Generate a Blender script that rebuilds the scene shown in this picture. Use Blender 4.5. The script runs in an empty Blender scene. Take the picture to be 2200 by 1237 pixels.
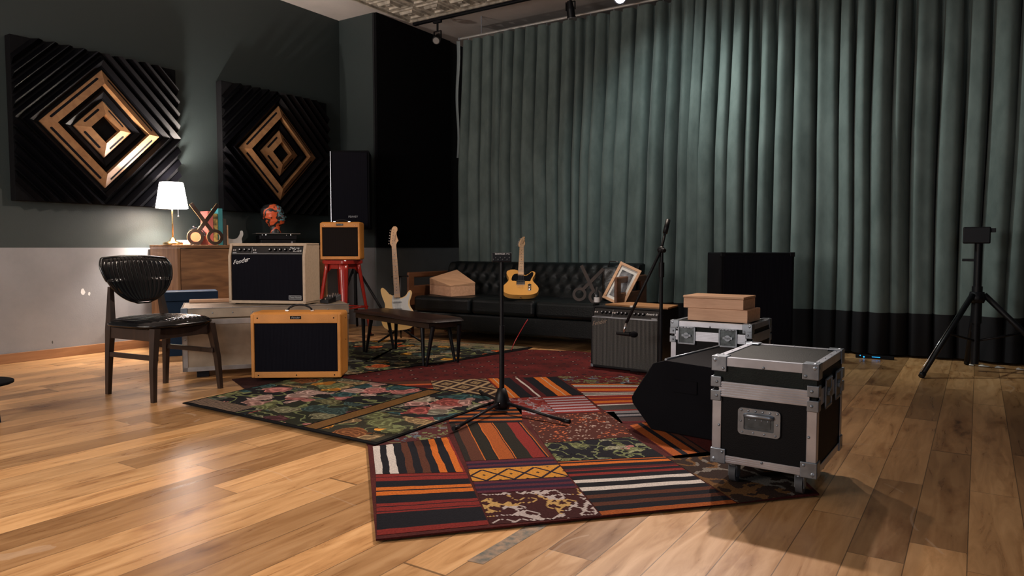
import bpy, bmesh, math, random
from mathutils import Vector, Matrix, Euler
R = math.radians
PI = math.pi
random.seed(7)
scene = bpy.context.scene
col = scene.collection

# ------------------------------------------------------------------ camera
cd = bpy.data.cameras.new('camera')
cd.sensor_width = 36.0
cd.lens = 36.0 * 1530.0 / 2200.0
cd.clip_start = 0.05
cam = bpy.data.objects.new('camera', cd)
col.objects.link(cam)
cam.location = (0, 0, 0.90)
cam.rotation_euler = (R(90) - math.atan(86.5 / 1530.0), 0, R(33.2))
scene.camera = cam

# ------------------------------------------------------------------ view, world
scene.view_settings.view_transform = 'Standard'
scene.view_settings.look = 'None'
scene.view_settings.gamma = 1.0
scene.view_settings.use_curve_mapping = False
scene.view_settings.exposure = 0.0
w = bpy.data.worlds.new('world')
scene.world = w
w.use_nodes = True
w.node_tree.nodes['Background'].inputs[0].default_value = (0.45, 0.5, 0.62, 1)
w.node_tree.nodes['Background'].inputs[1].default_value = 0.1


def look(o, target):
    d = Vector(target) - Vector(o.location)
    o.rotation_euler = d.to_track_quat('-Z', 'Y').to_euler()


def spot(name, loc, target, power, color, angle, blend, size=0.04):
    l = bpy.data.lights.new(name, 'SPOT')
    l.energy = power
    l.color = color
    l.spot_size = R(angle)
    l.spot_blend = blend
    l.shadow_soft_size = size
    o = bpy.data.objects.new(name, l)
    o.location = loc
    look(o, target)
    col.objects.link(o)
    return o


def area(name, loc, target, power, color, sx, sy):
    l = bpy.data.lights.new(name, 'AREA')
    l.shape = 'RECTANGLE'
    l.size = sx
    l.size_y = sy
    l.energy = power
    l.color = color
    o = bpy.data.objects.new(name, l)
    o.location = loc
    look(o, target)
    col.objects.link(o)
    return o


# ceiling spots over the middle of the room, shining down on rugs and floor
spot('rug_spot', (-1.62, 5.2, 3.3), (-1.45, 2.1, 0.0), 500, (1.0, 0.84, 0.76), 39, 0.7, 0.05)
spot('rug_spot', (-2.35, 5.2, 3.3), (-3.3, 3.3, 0.2), 280, (1.0, 0.82, 0.68), 110, 0.7, 0.05)
# spots washing the curtain
spot('curtain_spot', (-2.5, 5.2, 3.4), (-2.2, 6.6, 1.4), 98, (0.88, 1.0, 0.97), 95, 0.9, 0.05)
spot('curtain_spot', (-3.3, 5.6, 3.4), (0.1, 6.6, 1.0), 260, (0.95, 1.0, 0.93), 60, 1.0, 0.05)
# warm ceiling lamps over the left of the room, behind the photographer's left
spot('floor_spot', (-2.9, -0.4, 3.3), (-2.7, 1.6, 0.0), 100, (1.0, 0.80, 0.60), 66, 1.0, 0.15)
# soft light of the rest of the room behind the camera
area('room_light', (-4.4, -1.8, 1.7), (-4.2, 4.0, 0.7), 66, (1.0, 0.86, 0.75), 2.0, 1.4)
area('room_light', (1.2, -1.7, 1.9), (-0.9, 3.2, 0.5), 22, (0.78, 0.88, 1.0), 1.4, 1.2)
area('ceiling_fill', (-3.0, -1.0, 1.5), (-4.2, 2.5, 3.5), 85, (1.0, 0.93, 0.88), 1.2, 1.2)  # added fill to brighten the ceiling, no actual lamp stands here


# ------------------------------------------------------------------ materials
def mat(name, color, rough=0.5, metal=0.0, spec=0.5, coat=0.0, noise=0.0, nscale=8.0, bump=0.0, bscale=60.0,
        emit=None, estr=0.0, color2=None, trans=0.0):
    m = bpy.data.materials.new(name)
    m.use_nodes = True
    nt = m.node_tree
    b = nt.nodes['Principled BSDF']
    b.inputs['Base Color'].default_value = (*color, 1)
    b.inputs['Roughness'].default_value = rough
    b.inputs['Metallic'].default_value = metal
    b.inputs['Specular IOR Level'].default_value = spec
    b.inputs['Coat Weight'].default_value = coat
    b.inputs['Coat Roughness'].default_value = 0.12
    b.inputs['Transmission Weight'].default_value = trans
    tc = nt.nodes.new('ShaderNodeTexCoord')
    if noise > 0 or color2:
        n = nt.nodes.new('ShaderNodeTexNoise')
        n.inputs['Scale'].default_value = nscale
        n.inputs['Detail'].default_value = 6
        nt.links.new(tc.outputs['Object'], n.inputs['Vector'])
        r = nt.nodes.new('ShaderNodeValToRGB')
        c2 = color2 or tuple(c * (1 - noise) for c in color)
        r.color_ramp.elements[0].position = 0.35
        r.color_ramp.elements[0].color = (*c2, 1)
        r.color_ramp.elements[1].position = 0.65
        r.color_ramp.elements[1].color = (*color, 1)
        nt.links.new(n.outputs['Fac'], r.inputs['Fac'])
        nt.links.new(r.outputs['Color'], b.inputs['Base Color'])
    if bump > 0:
        n2 = nt.nodes.new('ShaderNodeTexNoise')
        n2.inputs['Scale'].default_value = bscale
        n2.inputs['Detail'].default_value = 4
        nt.links.new(tc.outputs['Object'], n2.inputs['Vector'])
        bp = nt.nodes.new('ShaderNodeBump')
        bp.inputs['Strength'].default_value = bump
        bp.inputs['Distance'].default_value = 0.004
        nt.links.new(n2.outputs['Fac'], bp.inputs['Height'])
        nt.links.new(bp.outputs['Normal'], b.inputs['Normal'])
    if emit:
        b.inputs['Emission Color'].default_value = (*emit, 1)
        b.inputs['Emission Strength'].default_value = estr
    return m


def nd(nt, t, **kw):
    n = nt.nodes.new(t)
    for k, v in kw.items():
        setattr(n, k, v)
    return n


def ramp(nt, stops, interp='LINEAR'):
    r = nt.nodes.new('ShaderNodeValToRGB')
    cr = r.color_ramp
    cr.interpolation = interp
    while len(cr.elements) < len(stops):
        cr.elements.new(0.5)
    for e, (p, c) in zip(cr.elements, stops):
        e.position = p
        e.color = (*c, 1)
    return r


def math_node(nt, op, a, b=None):
    n = nt.nodes.new('ShaderNodeMath')
    n.operation = op
    for i, v in enumerate((a, b)):
        if v is None:
            continue
        if isinstance(v, (int, float)):
            n.inputs[i].default_value = v
        else:
            nt.links.new(v, n.inputs[i])
    return n.outputs[0]


def wood(name, c1, c2, rough=0.45, scale=(1, 14, 14), coat=0.0, knots=True, spec=0.5):
    """stretched grain in object space"""
    m = bpy.data.materials.new(name)
    m.use_nodes = True
    nt = m.node_tree
    b = nt.nodes['Principled BSDF']
    b.inputs['Roughness'].default_value = rough
    b.inputs['Coat Weight'].default_value = coat
    b.inputs['Specular IOR Level'].default_value = spec
    tc = nd(nt, 'ShaderNodeTexCoord')
    mp = nd(nt, 'ShaderNodeMapping')
    mp.inputs['Scale'].default_value = scale
    nt.links.new(tc.outputs['Object'], mp.inputs['Vector'])
    n = nd(nt, 'ShaderNodeTexNoise')
    n.inputs['Scale'].default_value = 3.0
    n.inputs['Detail'].default_value = 8
    n.inputs['Distortion'].default_value = 0.6
    nt.links.new(mp.outputs['Vector'], n.inputs['Vector'])
    r = ramp(nt, [(0.3, c2), (0.5, tuple((a + d) / 2 for a, d in zip(c1, c2))), (0.68, c1)])
    nt.links.new(n.outputs['Fac'], r.inputs['Fac'])
    nt.links.new(r.outputs['Color'], b.inputs['Base Color'])
    return m


def floor_mat():
    m = bpy.data.materials.new('oak_floorboards')
    m.use_nodes = True
    nt = m.node_tree
    L = nt.links
    b = nt.nodes['Principled BSDF']
    tc = nd(nt, 'ShaderNodeTexCoord')
    sp = nd(nt, 'ShaderNodeSeparateXYZ')
    L.new(tc.outputs['Object'], sp.inputs[0])
    W = 0.15
    LEN = 1.25
    # boards run along y
    xs = math_node(nt, 'DIVIDE', sp.outputs['X'], W)
    row = math_node(nt, 'FLOOR', xs)
    fx = math_node(nt, 'SUBTRACT', xs, row)
    wn = nd(nt, 'ShaderNodeTexWhiteNoise', noise_dimensions='1D')
    L.new(row, wn.inputs['W'])
    off = math_node(nt, 'MULTIPLY', wn.outputs['Value'], 5.7)
    ys = math_node(nt, 'ADD', math_node(nt, 'DIVIDE', sp.outputs['Y'], LEN), off)
    # warp the board lengths a little so they differ
    ysw = math_node(nt, 'ADD', ys, math_node(nt, 'MULTIPLY', math_node(nt, 'SINE', math_node(nt, 'MULTIPLY', ys, 2.3)), 0.28))
    cell = math_node(nt, 'FLOOR', ysw)
    fy = math_node(nt, 'SUBTRACT', ysw, cell)
    cid = nd(nt, 'ShaderNodeCombineXYZ')
    L.new(row, cid.inputs[0])
    L.new(cell, cid.inputs[1])
    wn2 = nd(nt, 'ShaderNodeTexWhiteNoise', noise_dimensions='3D')
    L.new(cid.outputs[0], wn2.inputs['Vector'])
    tone = wn2.outputs['Value']
    # grain
    gv = nd(nt, 'ShaderNodeCombineXYZ')
    L.new(math_node(nt, 'MULTIPLY', sp.outputs['X'], 14.0), gv.inputs[0])
    L.new(math_node(nt, 'ADD', math_node(nt, 'MULTIPLY', sp.outputs['Y'], 1.6), math_node(nt, 'MULTIPLY', tone, 37.0)), gv.inputs[1])
    L.new(math_node(nt, 'MULTIPLY', tone, 19.0), gv.inputs[2])
    g = nd(nt, 'ShaderNodeTexNoise')
    g.inputs['Scale'].default_value = 1.6
    g.inputs['Detail'].default_value = 9
    g.inputs['Roughness'].default_value = 0.6
    g.inputs['Distortion'].default_value = 1.0
    L.new(gv.outputs[0], g.inputs['Vector'])
    base = ramp(nt, [(0.22, (0.30, 0.145, 0.055)), (0.42, (0.54, 0.295, 0.125)), (0.6, (0.66, 0.385, 0.175)), (0.8, (0.74, 0.465, 0.235))])
    L.new(g.outputs['Fac'], base.inputs['Fac'])
    tr = ramp(nt, [(0.0, (0.52, 0.48, 0.44)), (0.35, (0.85, 0.83, 0.82)), (0.7, (1, 1, 1)), (1.0, (1.2, 1.17, 1.12))])
    L.new(tone, tr.inputs['Fac'])
    mx = nd(nt, 'ShaderNodeMix', data_type='RGBA', blend_type='MULTIPLY')
    mx.inputs['Factor'].default_value = 1
    L.new(base.outputs['Color'], mx.inputs['A'])
    L.new(tr.outputs['Color'], mx.inputs['B'])
    # knots and dark streaks
    kv = nd(nt, 'ShaderNodeCombineXYZ')
    L.new(math_node(nt, 'MULTIPLY', sp.outputs['X'], 9.0), kv.inputs[0])
    L.new(math_node(nt, 'ADD', math_node(nt, 'MULTIPLY', sp.outputs['Y'], 2.6), math_node(nt, 'MULTIPLY', tone, 11.0)), kv.inputs[1])
    k = nd(nt, 'ShaderNodeTexNoise')
    k.inputs['Scale'].default_value = 0.62
    k.inputs['Detail'].default_value = 5
    k.inputs['Roughness'].default_value = 0.62
    L.new(kv.outputs[0], k.inputs['Vector'])
    kr = ramp(nt, [(0.0, (0.12, 0.07, 0.05)), (0.29, (0.28, 0.19, 0.13)), (0.36, (0.74, 0.66, 0.58)), (0.46, (1, 1, 1))])
    L.new(k.outputs['Fac'], kr.inputs['Fac'])
    mx2 = nd(nt, 'ShaderNodeMix', data_type='RGBA', blend_type='MULTIPLY')
    mx2.inputs['Factor'].default_value = 1
    L.new(mx.outputs['Result'], mx2.inputs['A'])
    L.new(kr.outputs['Color'], mx2.inputs['B'])
    # seams
    ex = math_node(nt, 'MINIMUM', fx, math_node(nt, 'SUBTRACT', 1.0, fx))
    ey = math_node(nt, 'MINIMUM', fy, math_node(nt, 'SUBTRACT', 1.0, fy))
    sx = math_node(nt, 'GREATER_THAN', ex, 0.010)
    sy = math_node(nt, 'GREATER_THAN', ey, 0.0016)
    seam = math_node(nt, 'MULTIPLY', sx, sy)
    sm = math_node(nt, 'ADD', math_node(nt, 'MULTIPLY', seam, 0.62), 0.38)
    mx3 = nd(nt, 'ShaderNodeMix', data_type='RGBA', blend_type='MULTIPLY')
    mx3.inputs['Factor'].default_value = 1
    L.new(mx2.outputs['Result'], mx3.inputs['A'])
    L.new(sm, mx3.inputs['B'])
    # pale scratches: thin contour lines of a wide noise
    sn = nd(nt, 'ShaderNodeTexNoise')
    sn.inputs['Scale'].default_value = 0.55
    sn.inputs['Detail'].default_value = 1.5
    L.new(tc.outputs['Object'], sn.inputs['Vector'])
    d = math_node(nt, 'ABSOLUTE', math_node(nt, 'SUBTRACT', sn.outputs['Fac'], 0.53))
    ln = math_node(nt, 'LESS_THAN', d, 0.0011)
    sn2 = nd(nt, 'ShaderNodeTexNoise')
    sn2.inputs['Scale'].default_value = 5.0
    L.new(tc.outputs['Object'], sn2.inputs['Vector'])
    ln = math_node(nt, 'MULTIPLY', ln, math_node(nt, 'GREATER_THAN', sn2.outputs['Fac'], 0.48))
    mx4 = nd(nt, 'ShaderNodeMix', data_type='RGBA', blend_type='MIX')
    L.new(math_node(nt, 'MULTIPLY', ln, 0.22), mx4.inputs['Factor'])
    L.new(mx3.outputs['Result'], mx4.inputs['A'])
    mx4.inputs['B'].default_value = (0.7, 0.55, 0.42, 1)
    L.new(mx4.outputs['Result'], b.inputs['Base Color'])
    b.inputs['Roughness'].default_value = 0.3
    rr = ramp(nt, [(0.3, (0.26, 0.26, 0.26)), (0.7, (0.36, 0.36, 0.36))])
    L.new(g.outputs['Fac'], rr.inputs['Fac'])
    L.new(rr.outputs['Color'], b.inputs['Roughness'])
    b.inputs['Specular IOR Level'].default_value = 0.5
    bp = nd(nt, 'ShaderNodeBump')
    bp.inputs['Strength'].default_value = 0.35
    bp.inputs['Distance'].default_value = 0.0015
    L.new(math_node(nt, 'ADD', seam, math_node(nt, 'MULTIPLY', g.outputs['Fac'], 0.25)), bp.inputs['Height'])
    L.new(bp.outputs['Normal'], b.inputs['Normal'])
    return m


def wall_mat(name, upper, lower, z0=0.9, marks=True):
    m = bpy.data.materials.new(name)
    m.use_nodes = True
    nt = m.node_tree
    L = nt.links
    b = nt.nodes['Principled BSDF']
    tc = nd(nt, 'ShaderNodeTexCoord')
    sp = nd(nt, 'ShaderNodeSeparateXYZ')
    L.new(tc.outputs['Object'], sp.inputs[0])
    n = nd(nt, 'ShaderNodeTexNoise')
    n.inputs['Scale'].default_value = 1.3
    n.inputs['Detail'].default_value = 6
    n.inputs['Roughness'].default_value = 0.65
    L.new(tc.outputs['Object'], n.inputs['Vector'])
    f = math_node(nt, 'GREATER_THAN', sp.outputs['Z'], z0)
    mx = nd(nt, 'ShaderNodeMix', data_type='RGBA')
    L.new(f, mx.inputs['Factor'])
    r = ramp(nt, [(0.3, tuple(c * 0.78 for c in lower)), (0.55, lower), (0.75, tuple(c * 1.08 for c in lower))])
    L.new(n.outputs['Fac'], r.inputs['Fac'])
    L.new(r.outputs['Color'], mx.inputs['A'])
    mx.inputs['B'].default_value = (*upper, 1)
    out = mx.outputs['Result']
    if marks:
        # two chips of bare plaster and a small dark scuff
        for (yy, zz, ry, rz_, c) in ((3.03, 0.53, 0.022, 0.035, (0.8, 0.8, 0.8)), (3.08, 0.51, 0.012, 0.02, (0.75, 0.75, 0.75)),
                                     (2.78, 0.13, 0.006, 0.016, (0.03, 0.03, 0.03))):
            a = math_node(nt, 'DIVIDE', math_node(nt, 'SUBTRACT', sp.outputs['Y'], yy), ry)
            c_ = math_node(nt, 'DIVIDE', math_node(nt, 'SUBTRACT', sp.outputs['Z'], zz), rz_)
            dd = math_node(nt, 'ADD', math_node(nt, 'MULTIPLY', a, a), math_node(nt, 'MULTIPLY', c_, c_))
            n3 = nd(nt, 'ShaderNodeTexNoise')
            n3.inputs['Scale'].default_value = 60
            L.new(tc.outputs['Object'], n3.inputs['Vector'])
            dd = math_node(nt, 'ADD', dd, n3.outputs['Fac'])
            g = math_node(nt, 'LESS_THAN', dd, 1.1)
            q = nd(nt, 'ShaderNodeMix', data_type='RGBA')
            L.new(g, q.inputs['Factor'])
            L.new(out, q.inputs['A'])
            q.inputs['B'].default_value = (*c, 1)
            out = q.outputs['Result']
    L.new(out, b.inputs['Base Color'])
    b.inputs['Roughness'].default_value = 0.55
    n2 = nd(nt, 'ShaderNodeTexNoise')
    n2.inputs['Scale'].default_value = 90
    L.new(tc.outputs['Object'], n2.inputs['Vector'])
    bp = nd(nt, 'ShaderNodeBump')
    bp.inputs['Strength'].default_value = 0.25
    bp.inputs['Distance'].default_value = 0.002
    L.new(n2.outputs['Fac'], bp.inputs['Height'])
    L.new(bp.outputs['Normal'], b.inputs['Normal'])
    return m


def weave(nt, b, out, uv, strength=0.5):
    """yarn tint and bump shared by all rug patches"""
    L = nt.links
    n = nd(nt, 'ShaderNodeTexNoise')
    n.inputs['Scale'].default_value = 140
    n.inputs['Detail'].default_value = 2
    tc = nd(nt, 'ShaderNodeTexCoord')
    L.new(tc.outputs['Object'], n.inputs['Vector'])
    r = ramp(nt, [(0.3, (0.6, 0.6, 0.6)), (0.7, (1.15, 1.15, 1.15))])
    L.new(n.outputs['Fac'], r.inputs['Fac'])
    mx = nd(nt, 'ShaderNodeMix', data_type='RGBA', blend_type='MULTIPLY')
    mx.inputs['Factor'].default_value = 0.8
    L.new(out, mx.inputs['A'])
    L.new(r.outputs['Color'], mx.inputs['B'])
    L.new(mx.outputs['Result'], b.inputs['Base Color'])
    b.inputs['Roughness'].default_value = 0.95
    b.inputs['Specular IOR Level'].default_value = 0.1
    bp = nd(nt, 'ShaderNodeBump')
    bp.inputs['Strength'].default_value = strength
    bp.inputs['Distance'].default_value = 0.004
    L.new(n.outputs['Fac'], bp.inputs['Height'])
    L.new(bp.outputs['Normal'], b.inputs['Normal'])


RED = (0.19, 0.022, 0.018)
DRED = (0.075, 0.012, 0.014)
BLK = (0.010, 0.010, 0.014)
ORG = (0.50, 0.125, 0.02)
DORG = (0.30, 0.075, 0.018)
WHT = (0.52, 0.47, 0.43)
BRN = (0.085, 0.030, 0.018)
PUR = (0.085, 0.018, 0.03)
PNK = (0.42, 0.17, 0.155)
YEL = (0.50, 0.22, 0.035)
GRN = (0.15, 0.17, 0.075)
TEAL = (0.035, 0.085, 0.09)
CRM = (0.42, 0.32, 0.22)
GRY = (0.16, 0.15, 0.16)


def uvs(nt):
    tc = nd(nt, 'ShaderNodeTexCoord')
    sp = nd(nt, 'ShaderNodeSeparateXYZ')
    nt.links.new(tc.outputs['UV'], sp.inputs[0])
    return tc, sp


def stripes(name, axis, bands, wob=0.018):
    """bands: list of (width, colour) across the patch"""
    m = bpy.data.materials.new(name)
    m.use_nodes = True
    nt = m.node_tree
    b = nt.nodes['Principled BSDF']
    tc, sp = uvs(nt)
    n = nd(nt, 'ShaderNodeTexNoise')
    n.inputs['Scale'].default_value = 3.0
    nt.links.new(tc.outputs['UV'], n.inputs['Vector'])
    v = math_node(nt, 'ADD', sp.outputs[axis], math_node(nt, 'MULTIPLY', math_node(nt, 'SUBTRACT', n.outputs['Fac'], 0.5), wob * 2))
    tot = sum(w_ for w_, c in bands)
    # colour ramps carry at most 32 stops
    stops = []
    p = 0
    for w_, c in bands[:31]:
        stops.append((p / tot, c))
        p += w_
    r = ramp(nt, stops, 'CONSTANT')
    nt.links.new(v, r.inputs['Fac'])
    weave(nt, b, r.outputs['Color'], None)
    return m


def floral(name, ground, cols, scale=9.0, thr=0.47, seed=0.0, gcol=None):
    """blobs of flower and leaf colours on a dark ground"""
    m = bpy.data.materials.new(name)
    m.use_nodes = True
    nt = m.node_tree
    L = nt.links
    b = nt.nodes['Principled BSDF']
    tc = nd(nt, 'ShaderNodeTexCoord')
    mp = nd(nt, 'ShaderNodeMapping')
    mp.inputs['Location'].default_value = (seed, seed * 1.7, seed)
    L.new(tc.outputs['Object'], mp.inputs['Vector'])
    dn = nd(nt, 'ShaderNodeTexNoise')
    dn.inputs['Scale'].default_value = scale * 0.9
    dn.inputs['Detail'].default_value = 4
    L.new(mp.outputs['Vector'], dn.inputs['Vector'])
    vm = nd(nt, 'ShaderNodeVectorMath', operation='MULTIPLY_ADD')
    L.new(dn.outputs['Color'], vm.inputs[0])
    vm.inputs[1].default_value = (0.22, 0.22, 0.0)
    L.new(mp.outputs['Vector'], vm.inputs[2])
    vo = nd(nt, 'ShaderNodeTexVoronoi')
    vo.inputs['Scale'].default_value = scale
    L.new(vm.outputs[0], vo.inputs['Vector'])
    sc = nd(nt, 'ShaderNodeSeparateColor')
    L.new(vo.outputs['Color'], sc.inputs[0])
    pick = ramp(nt, [(i / len(cols), c) for i, c in enumerate(cols)], 'CONSTANT')
    L.new(sc.outputs[0], pick.inputs['Fac'])
    # petals: rings inside each blob
    ring = math_node(nt, 'SINE', math_node(nt, 'MULTIPLY', vo.outputs['Distance'], 34.0))
    rg = ramp(nt, [(0.0, (0.55, 0.5, 0.5)), (0.6, (1.0, 1.0, 1.0)), (1.0, (1.35, 1.3, 1.3))])
    L.new(ring, rg.inputs['Fac'])
    mx = nd(nt, 'ShaderNodeMix', data_type='RGBA', blend_type='MULTIPLY')
    mx.inputs['Factor'].default_value = 1
    L.new(pick.outputs['Color'], mx.inputs['A'])
    L.new(rg.outputs['Color'], mx.inputs['B'])
    # ground showing between
    n2 = nd(nt, 'ShaderNodeTexNoise')
    n2.inputs['Scale'].default_value = scale * 1.9
    n2.inputs['Detail'].default_value = 3
    L.new(mp.outputs['Vector'], n2.inputs['Vector'])
    f = math_node(nt, 'ADD', math_node(nt, 'MULTIPLY', vo.outputs['Distance'], 0.75), math_node(nt, 'MULTIPLY', n2.outputs['Fac'], 0.45))
    g = math_node(nt, 'GREATER_THAN', f, thr)
    mx2 = nd(nt, 'ShaderNodeMix', data_type='RGBA')
    L.new(g, mx2.inputs['Factor'])
    L.new(mx.outputs['Result'], mx2.inputs['A'])
    mx2.inputs['B'].default_value = (*ground, 1)
    out = mx2.outputs['Result']
    # thin leaf stems
    n4 = nd(nt, 'ShaderNodeTexNoise')
    n4.inputs['Scale'].default_value = scale * 0.8
    n4.inputs['Detail'].default_value = 2
    L.new(mp.outputs['Vector'], n4.inputs['Vector'])
    st = math_node(nt, 'LESS_THAN', math_node(nt, 'ABSOLUTE', math_node(nt, 'SUBTRACT', n4.outputs['Fac'], 0.5)), 0.018)
    mx3 = nd(nt, 'ShaderNodeMix', data_type='RGBA')
    L.new(math_node(nt, 'MULTIPLY', st, g), mx3.inputs['Factor'])
    L.new(out, mx3.inputs['A'])
    mx3.inputs['B'].default_value = (*(gcol or GRN), 1)
    weave(nt, b, mx3.outputs['Result'], None)
    return m


def lattice(name, ground, line, nu, nv, thick=0.16, cell=None, dots=None):
    """repeated diamonds in patch coordinates"""
    m = bpy.data.materials.new(name)
    m.use_nodes = True
    nt = m.node_tree
    L = nt.links
    b = nt.nodes['Principled BSDF']
    tc, sp = uvs(nt)
    u = math_node(nt, 'PINGPONG', math_node(nt, 'MULTIPLY', sp.outputs[0], nu * 2.0), 1.0)
    v = math_node(nt, 'PINGPONG', math_node(nt, 'MULTIPLY', sp.outputs[1], nv * 2.0), 1.0)
    s = math_node(nt, 'ADD', u, v)
    d = math_node(nt, 'ABSOLUTE', math_node(nt, 'SUBTRACT', s, 1.0))
    r = ramp(nt, [(0.0, line), (thick, ground), (0.45, ground), (0.55, cell or line), (0.75, ground), (0.85, dots or line)], 'CONSTANT')
    L.new(d, r.inputs['Fac'])
    weave(nt, b, r.outputs['Color'], None)
    return m


def ornament(name, ground, c1, c2, scale=16.0, thr=0.12, band=None):
    """stitched scroll lines over a dark ground"""
    m = bpy.data.materials.new(name)
    m.use_nodes = True
    nt = m.node_tree
    L = nt.links
    b = nt.nodes['Principled BSDF']
    tc, sp = uvs(nt)
    mp = nd(nt, 'ShaderNodeMapping')
    L.new(tc.outputs['Object'], mp.inputs['Vector'])
    # quantise to stitches
    sn = nd(nt, 'ShaderNodeVectorMath', operation='SNAP')
    L.new(mp.outputs['Vector'], sn.inputs[0])
    sn.inputs[1].default_value = (0.008, 0.008, 1)
    n = nd(nt, 'ShaderNodeTexNoise')
    n.inputs['Scale'].default_value = scale
    n.inputs['Detail'].default_value = 1
    L.new(sn.outputs[0], n.inputs['Vector'])
    a = math_node(nt, 'LESS_THAN', math_node(nt, 'ABSOLUTE', math_node(nt, 'SUBTRACT', n.outputs['Fac'], 0.5)), thr * 0.22)
    n2 = nd(nt, 'ShaderNodeTexNoise')
    n2.inputs['Scale'].default_value = scale * 0.35
    L.new(sn.outputs[0], n2.inputs['Vector'])
    r = ramp(nt, [(0.0, c1), (0.5, c2)], 'CONSTANT')
    L.new(n2.outputs['Fac'], r.inputs['Fac'])
    mx = nd(nt, 'ShaderNodeMix', data_type='RGBA')
    L.new(a, mx.inputs['Factor'])
    mx.inputs['A'].default_value = (*ground, 1)
    L.new(r.outputs['Color'], mx.inputs['B'])
    weave(nt, b, mx.outputs['Result'], None)
    return m


def plainrug(name, c, c2, dots=True):
    m = bpy.data.materials.new(name)
    m.use_nodes = True
    nt = m.node_tree
    L = nt.links
    b = nt.nodes['Principled BSDF']
    tc = nd(nt, 'ShaderNodeTexCoord')
    n = nd(nt, 'ShaderNodeTexNoise')
    n.inputs['Scale'].default_value = 3.5
    n.inputs['Detail'].default_value = 5
    L.new(tc.outputs['Object'], n.inputs['Vector'])
    r = ramp(nt, [(0.35, c2), (0.65, c)])
    L.new(n.outputs['Fac'], r.inputs['Fac'])
    out = r.outputs['Color']
    if dots:
        vo = nd(nt, 'ShaderNodeTexVoronoi')
        vo.inputs['Scale'].default_value = 9
        vo.inputs['Randomness'].default_value = 0.25
        L.new(tc.outputs['Object'], vo.inputs['Vector'])
        d = ramp(nt, [(0.0, (0.5, 0.35, 0.28)), (0.07, BLK), (0.2, (0, 0, 0))], 'CONSTANT')
        L.new(vo.outputs['Distance'], d.inputs['Fac'])
        g = math_node(nt, 'LESS_THAN', vo.outputs['Distance'], 0.2)
        mx = nd(nt, 'ShaderNodeMix', data_type='RGBA')
        L.new(math_node(nt, 'MULTIPLY', g, 0.7), mx.inputs['Factor'])
        L.new(out, mx.inputs['A'])
        L.new(d.outputs['Color'], mx.inputs['B'])
        out = mx.outputs['Result']
    weave(nt, b, out, None)
    return m


def grille_mat(name, c1, c2, scale=170.0, rough=0.85, axis=0, spec=0.08):
    """woven grille cloth with fine vertical ribs in object space"""
    m = bpy.data.materials.new(name)
    m.use_nodes = True
    nt = m.node_tree
    L = nt.links
    b = nt.nodes['Principled BSDF']
    tc = nd(nt, 'ShaderNodeTexCoord')
    sp = nd(nt, 'ShaderNodeSeparateXYZ')
    L.new(tc.outputs['Object'], sp.inputs[0])
    s = math_node(nt, 'ADD', math_node(nt, 'MULTIPLY', math_node(nt, 'SINE', math_node(nt, 'MULTIPLY', sp.outputs[axis], scale * 4)), 0.5), 0.5)
    n = nd(nt, 'ShaderNodeTexNoise')
    n.inputs['Scale'].default_value = 120
    L.new(tc.outputs['Object'], n.inputs['Vector'])
    v = math_node(nt, 'ADD', math_node(nt, 'MULTIPLY', s, 0.6), math_node(nt, 'MULTIPLY', n.outputs['Fac'], 0.4))
    r = ramp(nt, [(0.25, c2), (0.75, c1)])
    L.new(v, r.inputs['Fac'])
    L.new(r.outputs['Color'], b.inputs['Base Color'])
    b.inputs['Roughness'].default_value = rough
    b.inputs['Specular IOR Level'].default_value = spec
    return m


M = {}
M['floor'] = floor_mat()
M['wall'] = wall_mat('wall_paint', (0.024, 0.034, 0.034), (0.25, 0.25, 0.262))
M['wall_black'] = wall_mat('wall_paint_black', (0.008, 0.009, 0.011), (0.20, 0.225, 0.235), marks=False)
M['ceiling'] = mat('ceiling_plaster', (0.52, 0.47, 0.44), 0.8, noise=0.12, nscale=3, bump=0.2)
M['tin'] = mat('pressed_tin', (0.52, 0.46, 0.38), 0.5, 0.1, noise=0.55, nscale=14)
M['skirting'] = wood('skirting_oak', (0.36, 0.18, 0.085), (0.22, 0.10, 0.045), 0.4, (10, 1, 10))
M['black'] = mat('black_satin', (0.005, 0.005, 0.007), 0.45, spec=0.25, noise=0.2)
M['blackmatt'] = mat('black_matt', (0.005, 0.005, 0.007), 0.85, spec=0.10, noise=0.2)
M['blackgloss'] = mat('black_gloss_paint', (0.002, 0.002, 0.003), 0.42, spec=0.10, noise=0.2)
M['foam'] = mat('black_felt', (0.005, 0.005, 0.006), 0.95, spec=0.1, noise=0.3, nscale=30)
M['ply'] = wood('honey_plywood', (0.42, 0.215, 0.085), (0.27, 0.12, 0.04), 0.45, (1, 6, 6))
M['frameply'] = wood('brown_plywood', (0.30, 0.155, 0.065), (0.20, 0.09, 0.035), 0.5, (1, 6, 6))
M['leather'] = mat('black_leather', (0.006, 0.007, 0.008), 0.30, spec=0.6, noise=0.3, nscale=10, bump=0.3, bscale=90)
M['sofa'] = mat('dark_sofa_leather', (0.003, 0.005, 0.006), 0.42, spec=0.22, noise=0.3, nscale=10, bump=0.3, bscale=90)
M['vinyl'] = mat('glossy_black_vinyl', (0.005, 0.005, 0.006), 0.14, spec=0.6, noise=0.1, bump=0.1, bscale=160)
M['walnut'] = wood('dark_walnut', (0.030, 0.016, 0.011), (0.014, 0.008, 0.006), 0.42, (12, 12, 1.5))
M['arm_wood'] = wood('teak_arm', (0.15, 0.058, 0.024), (0.08, 0.03, 0.012), 0.4, (10, 1, 10))
M['oakcab'] = wood('rustic_oak', (0.27, 0.135, 0.06), (0.105, 0.048, 0.022), 0.5, (9, 0.9, 7))
M['oakvert'] = wood('rustic_oak_end', (0.29, 0.15, 0.07), (0.14, 0.066, 0.03), 0.5, (9, 9, 0.9))
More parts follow.
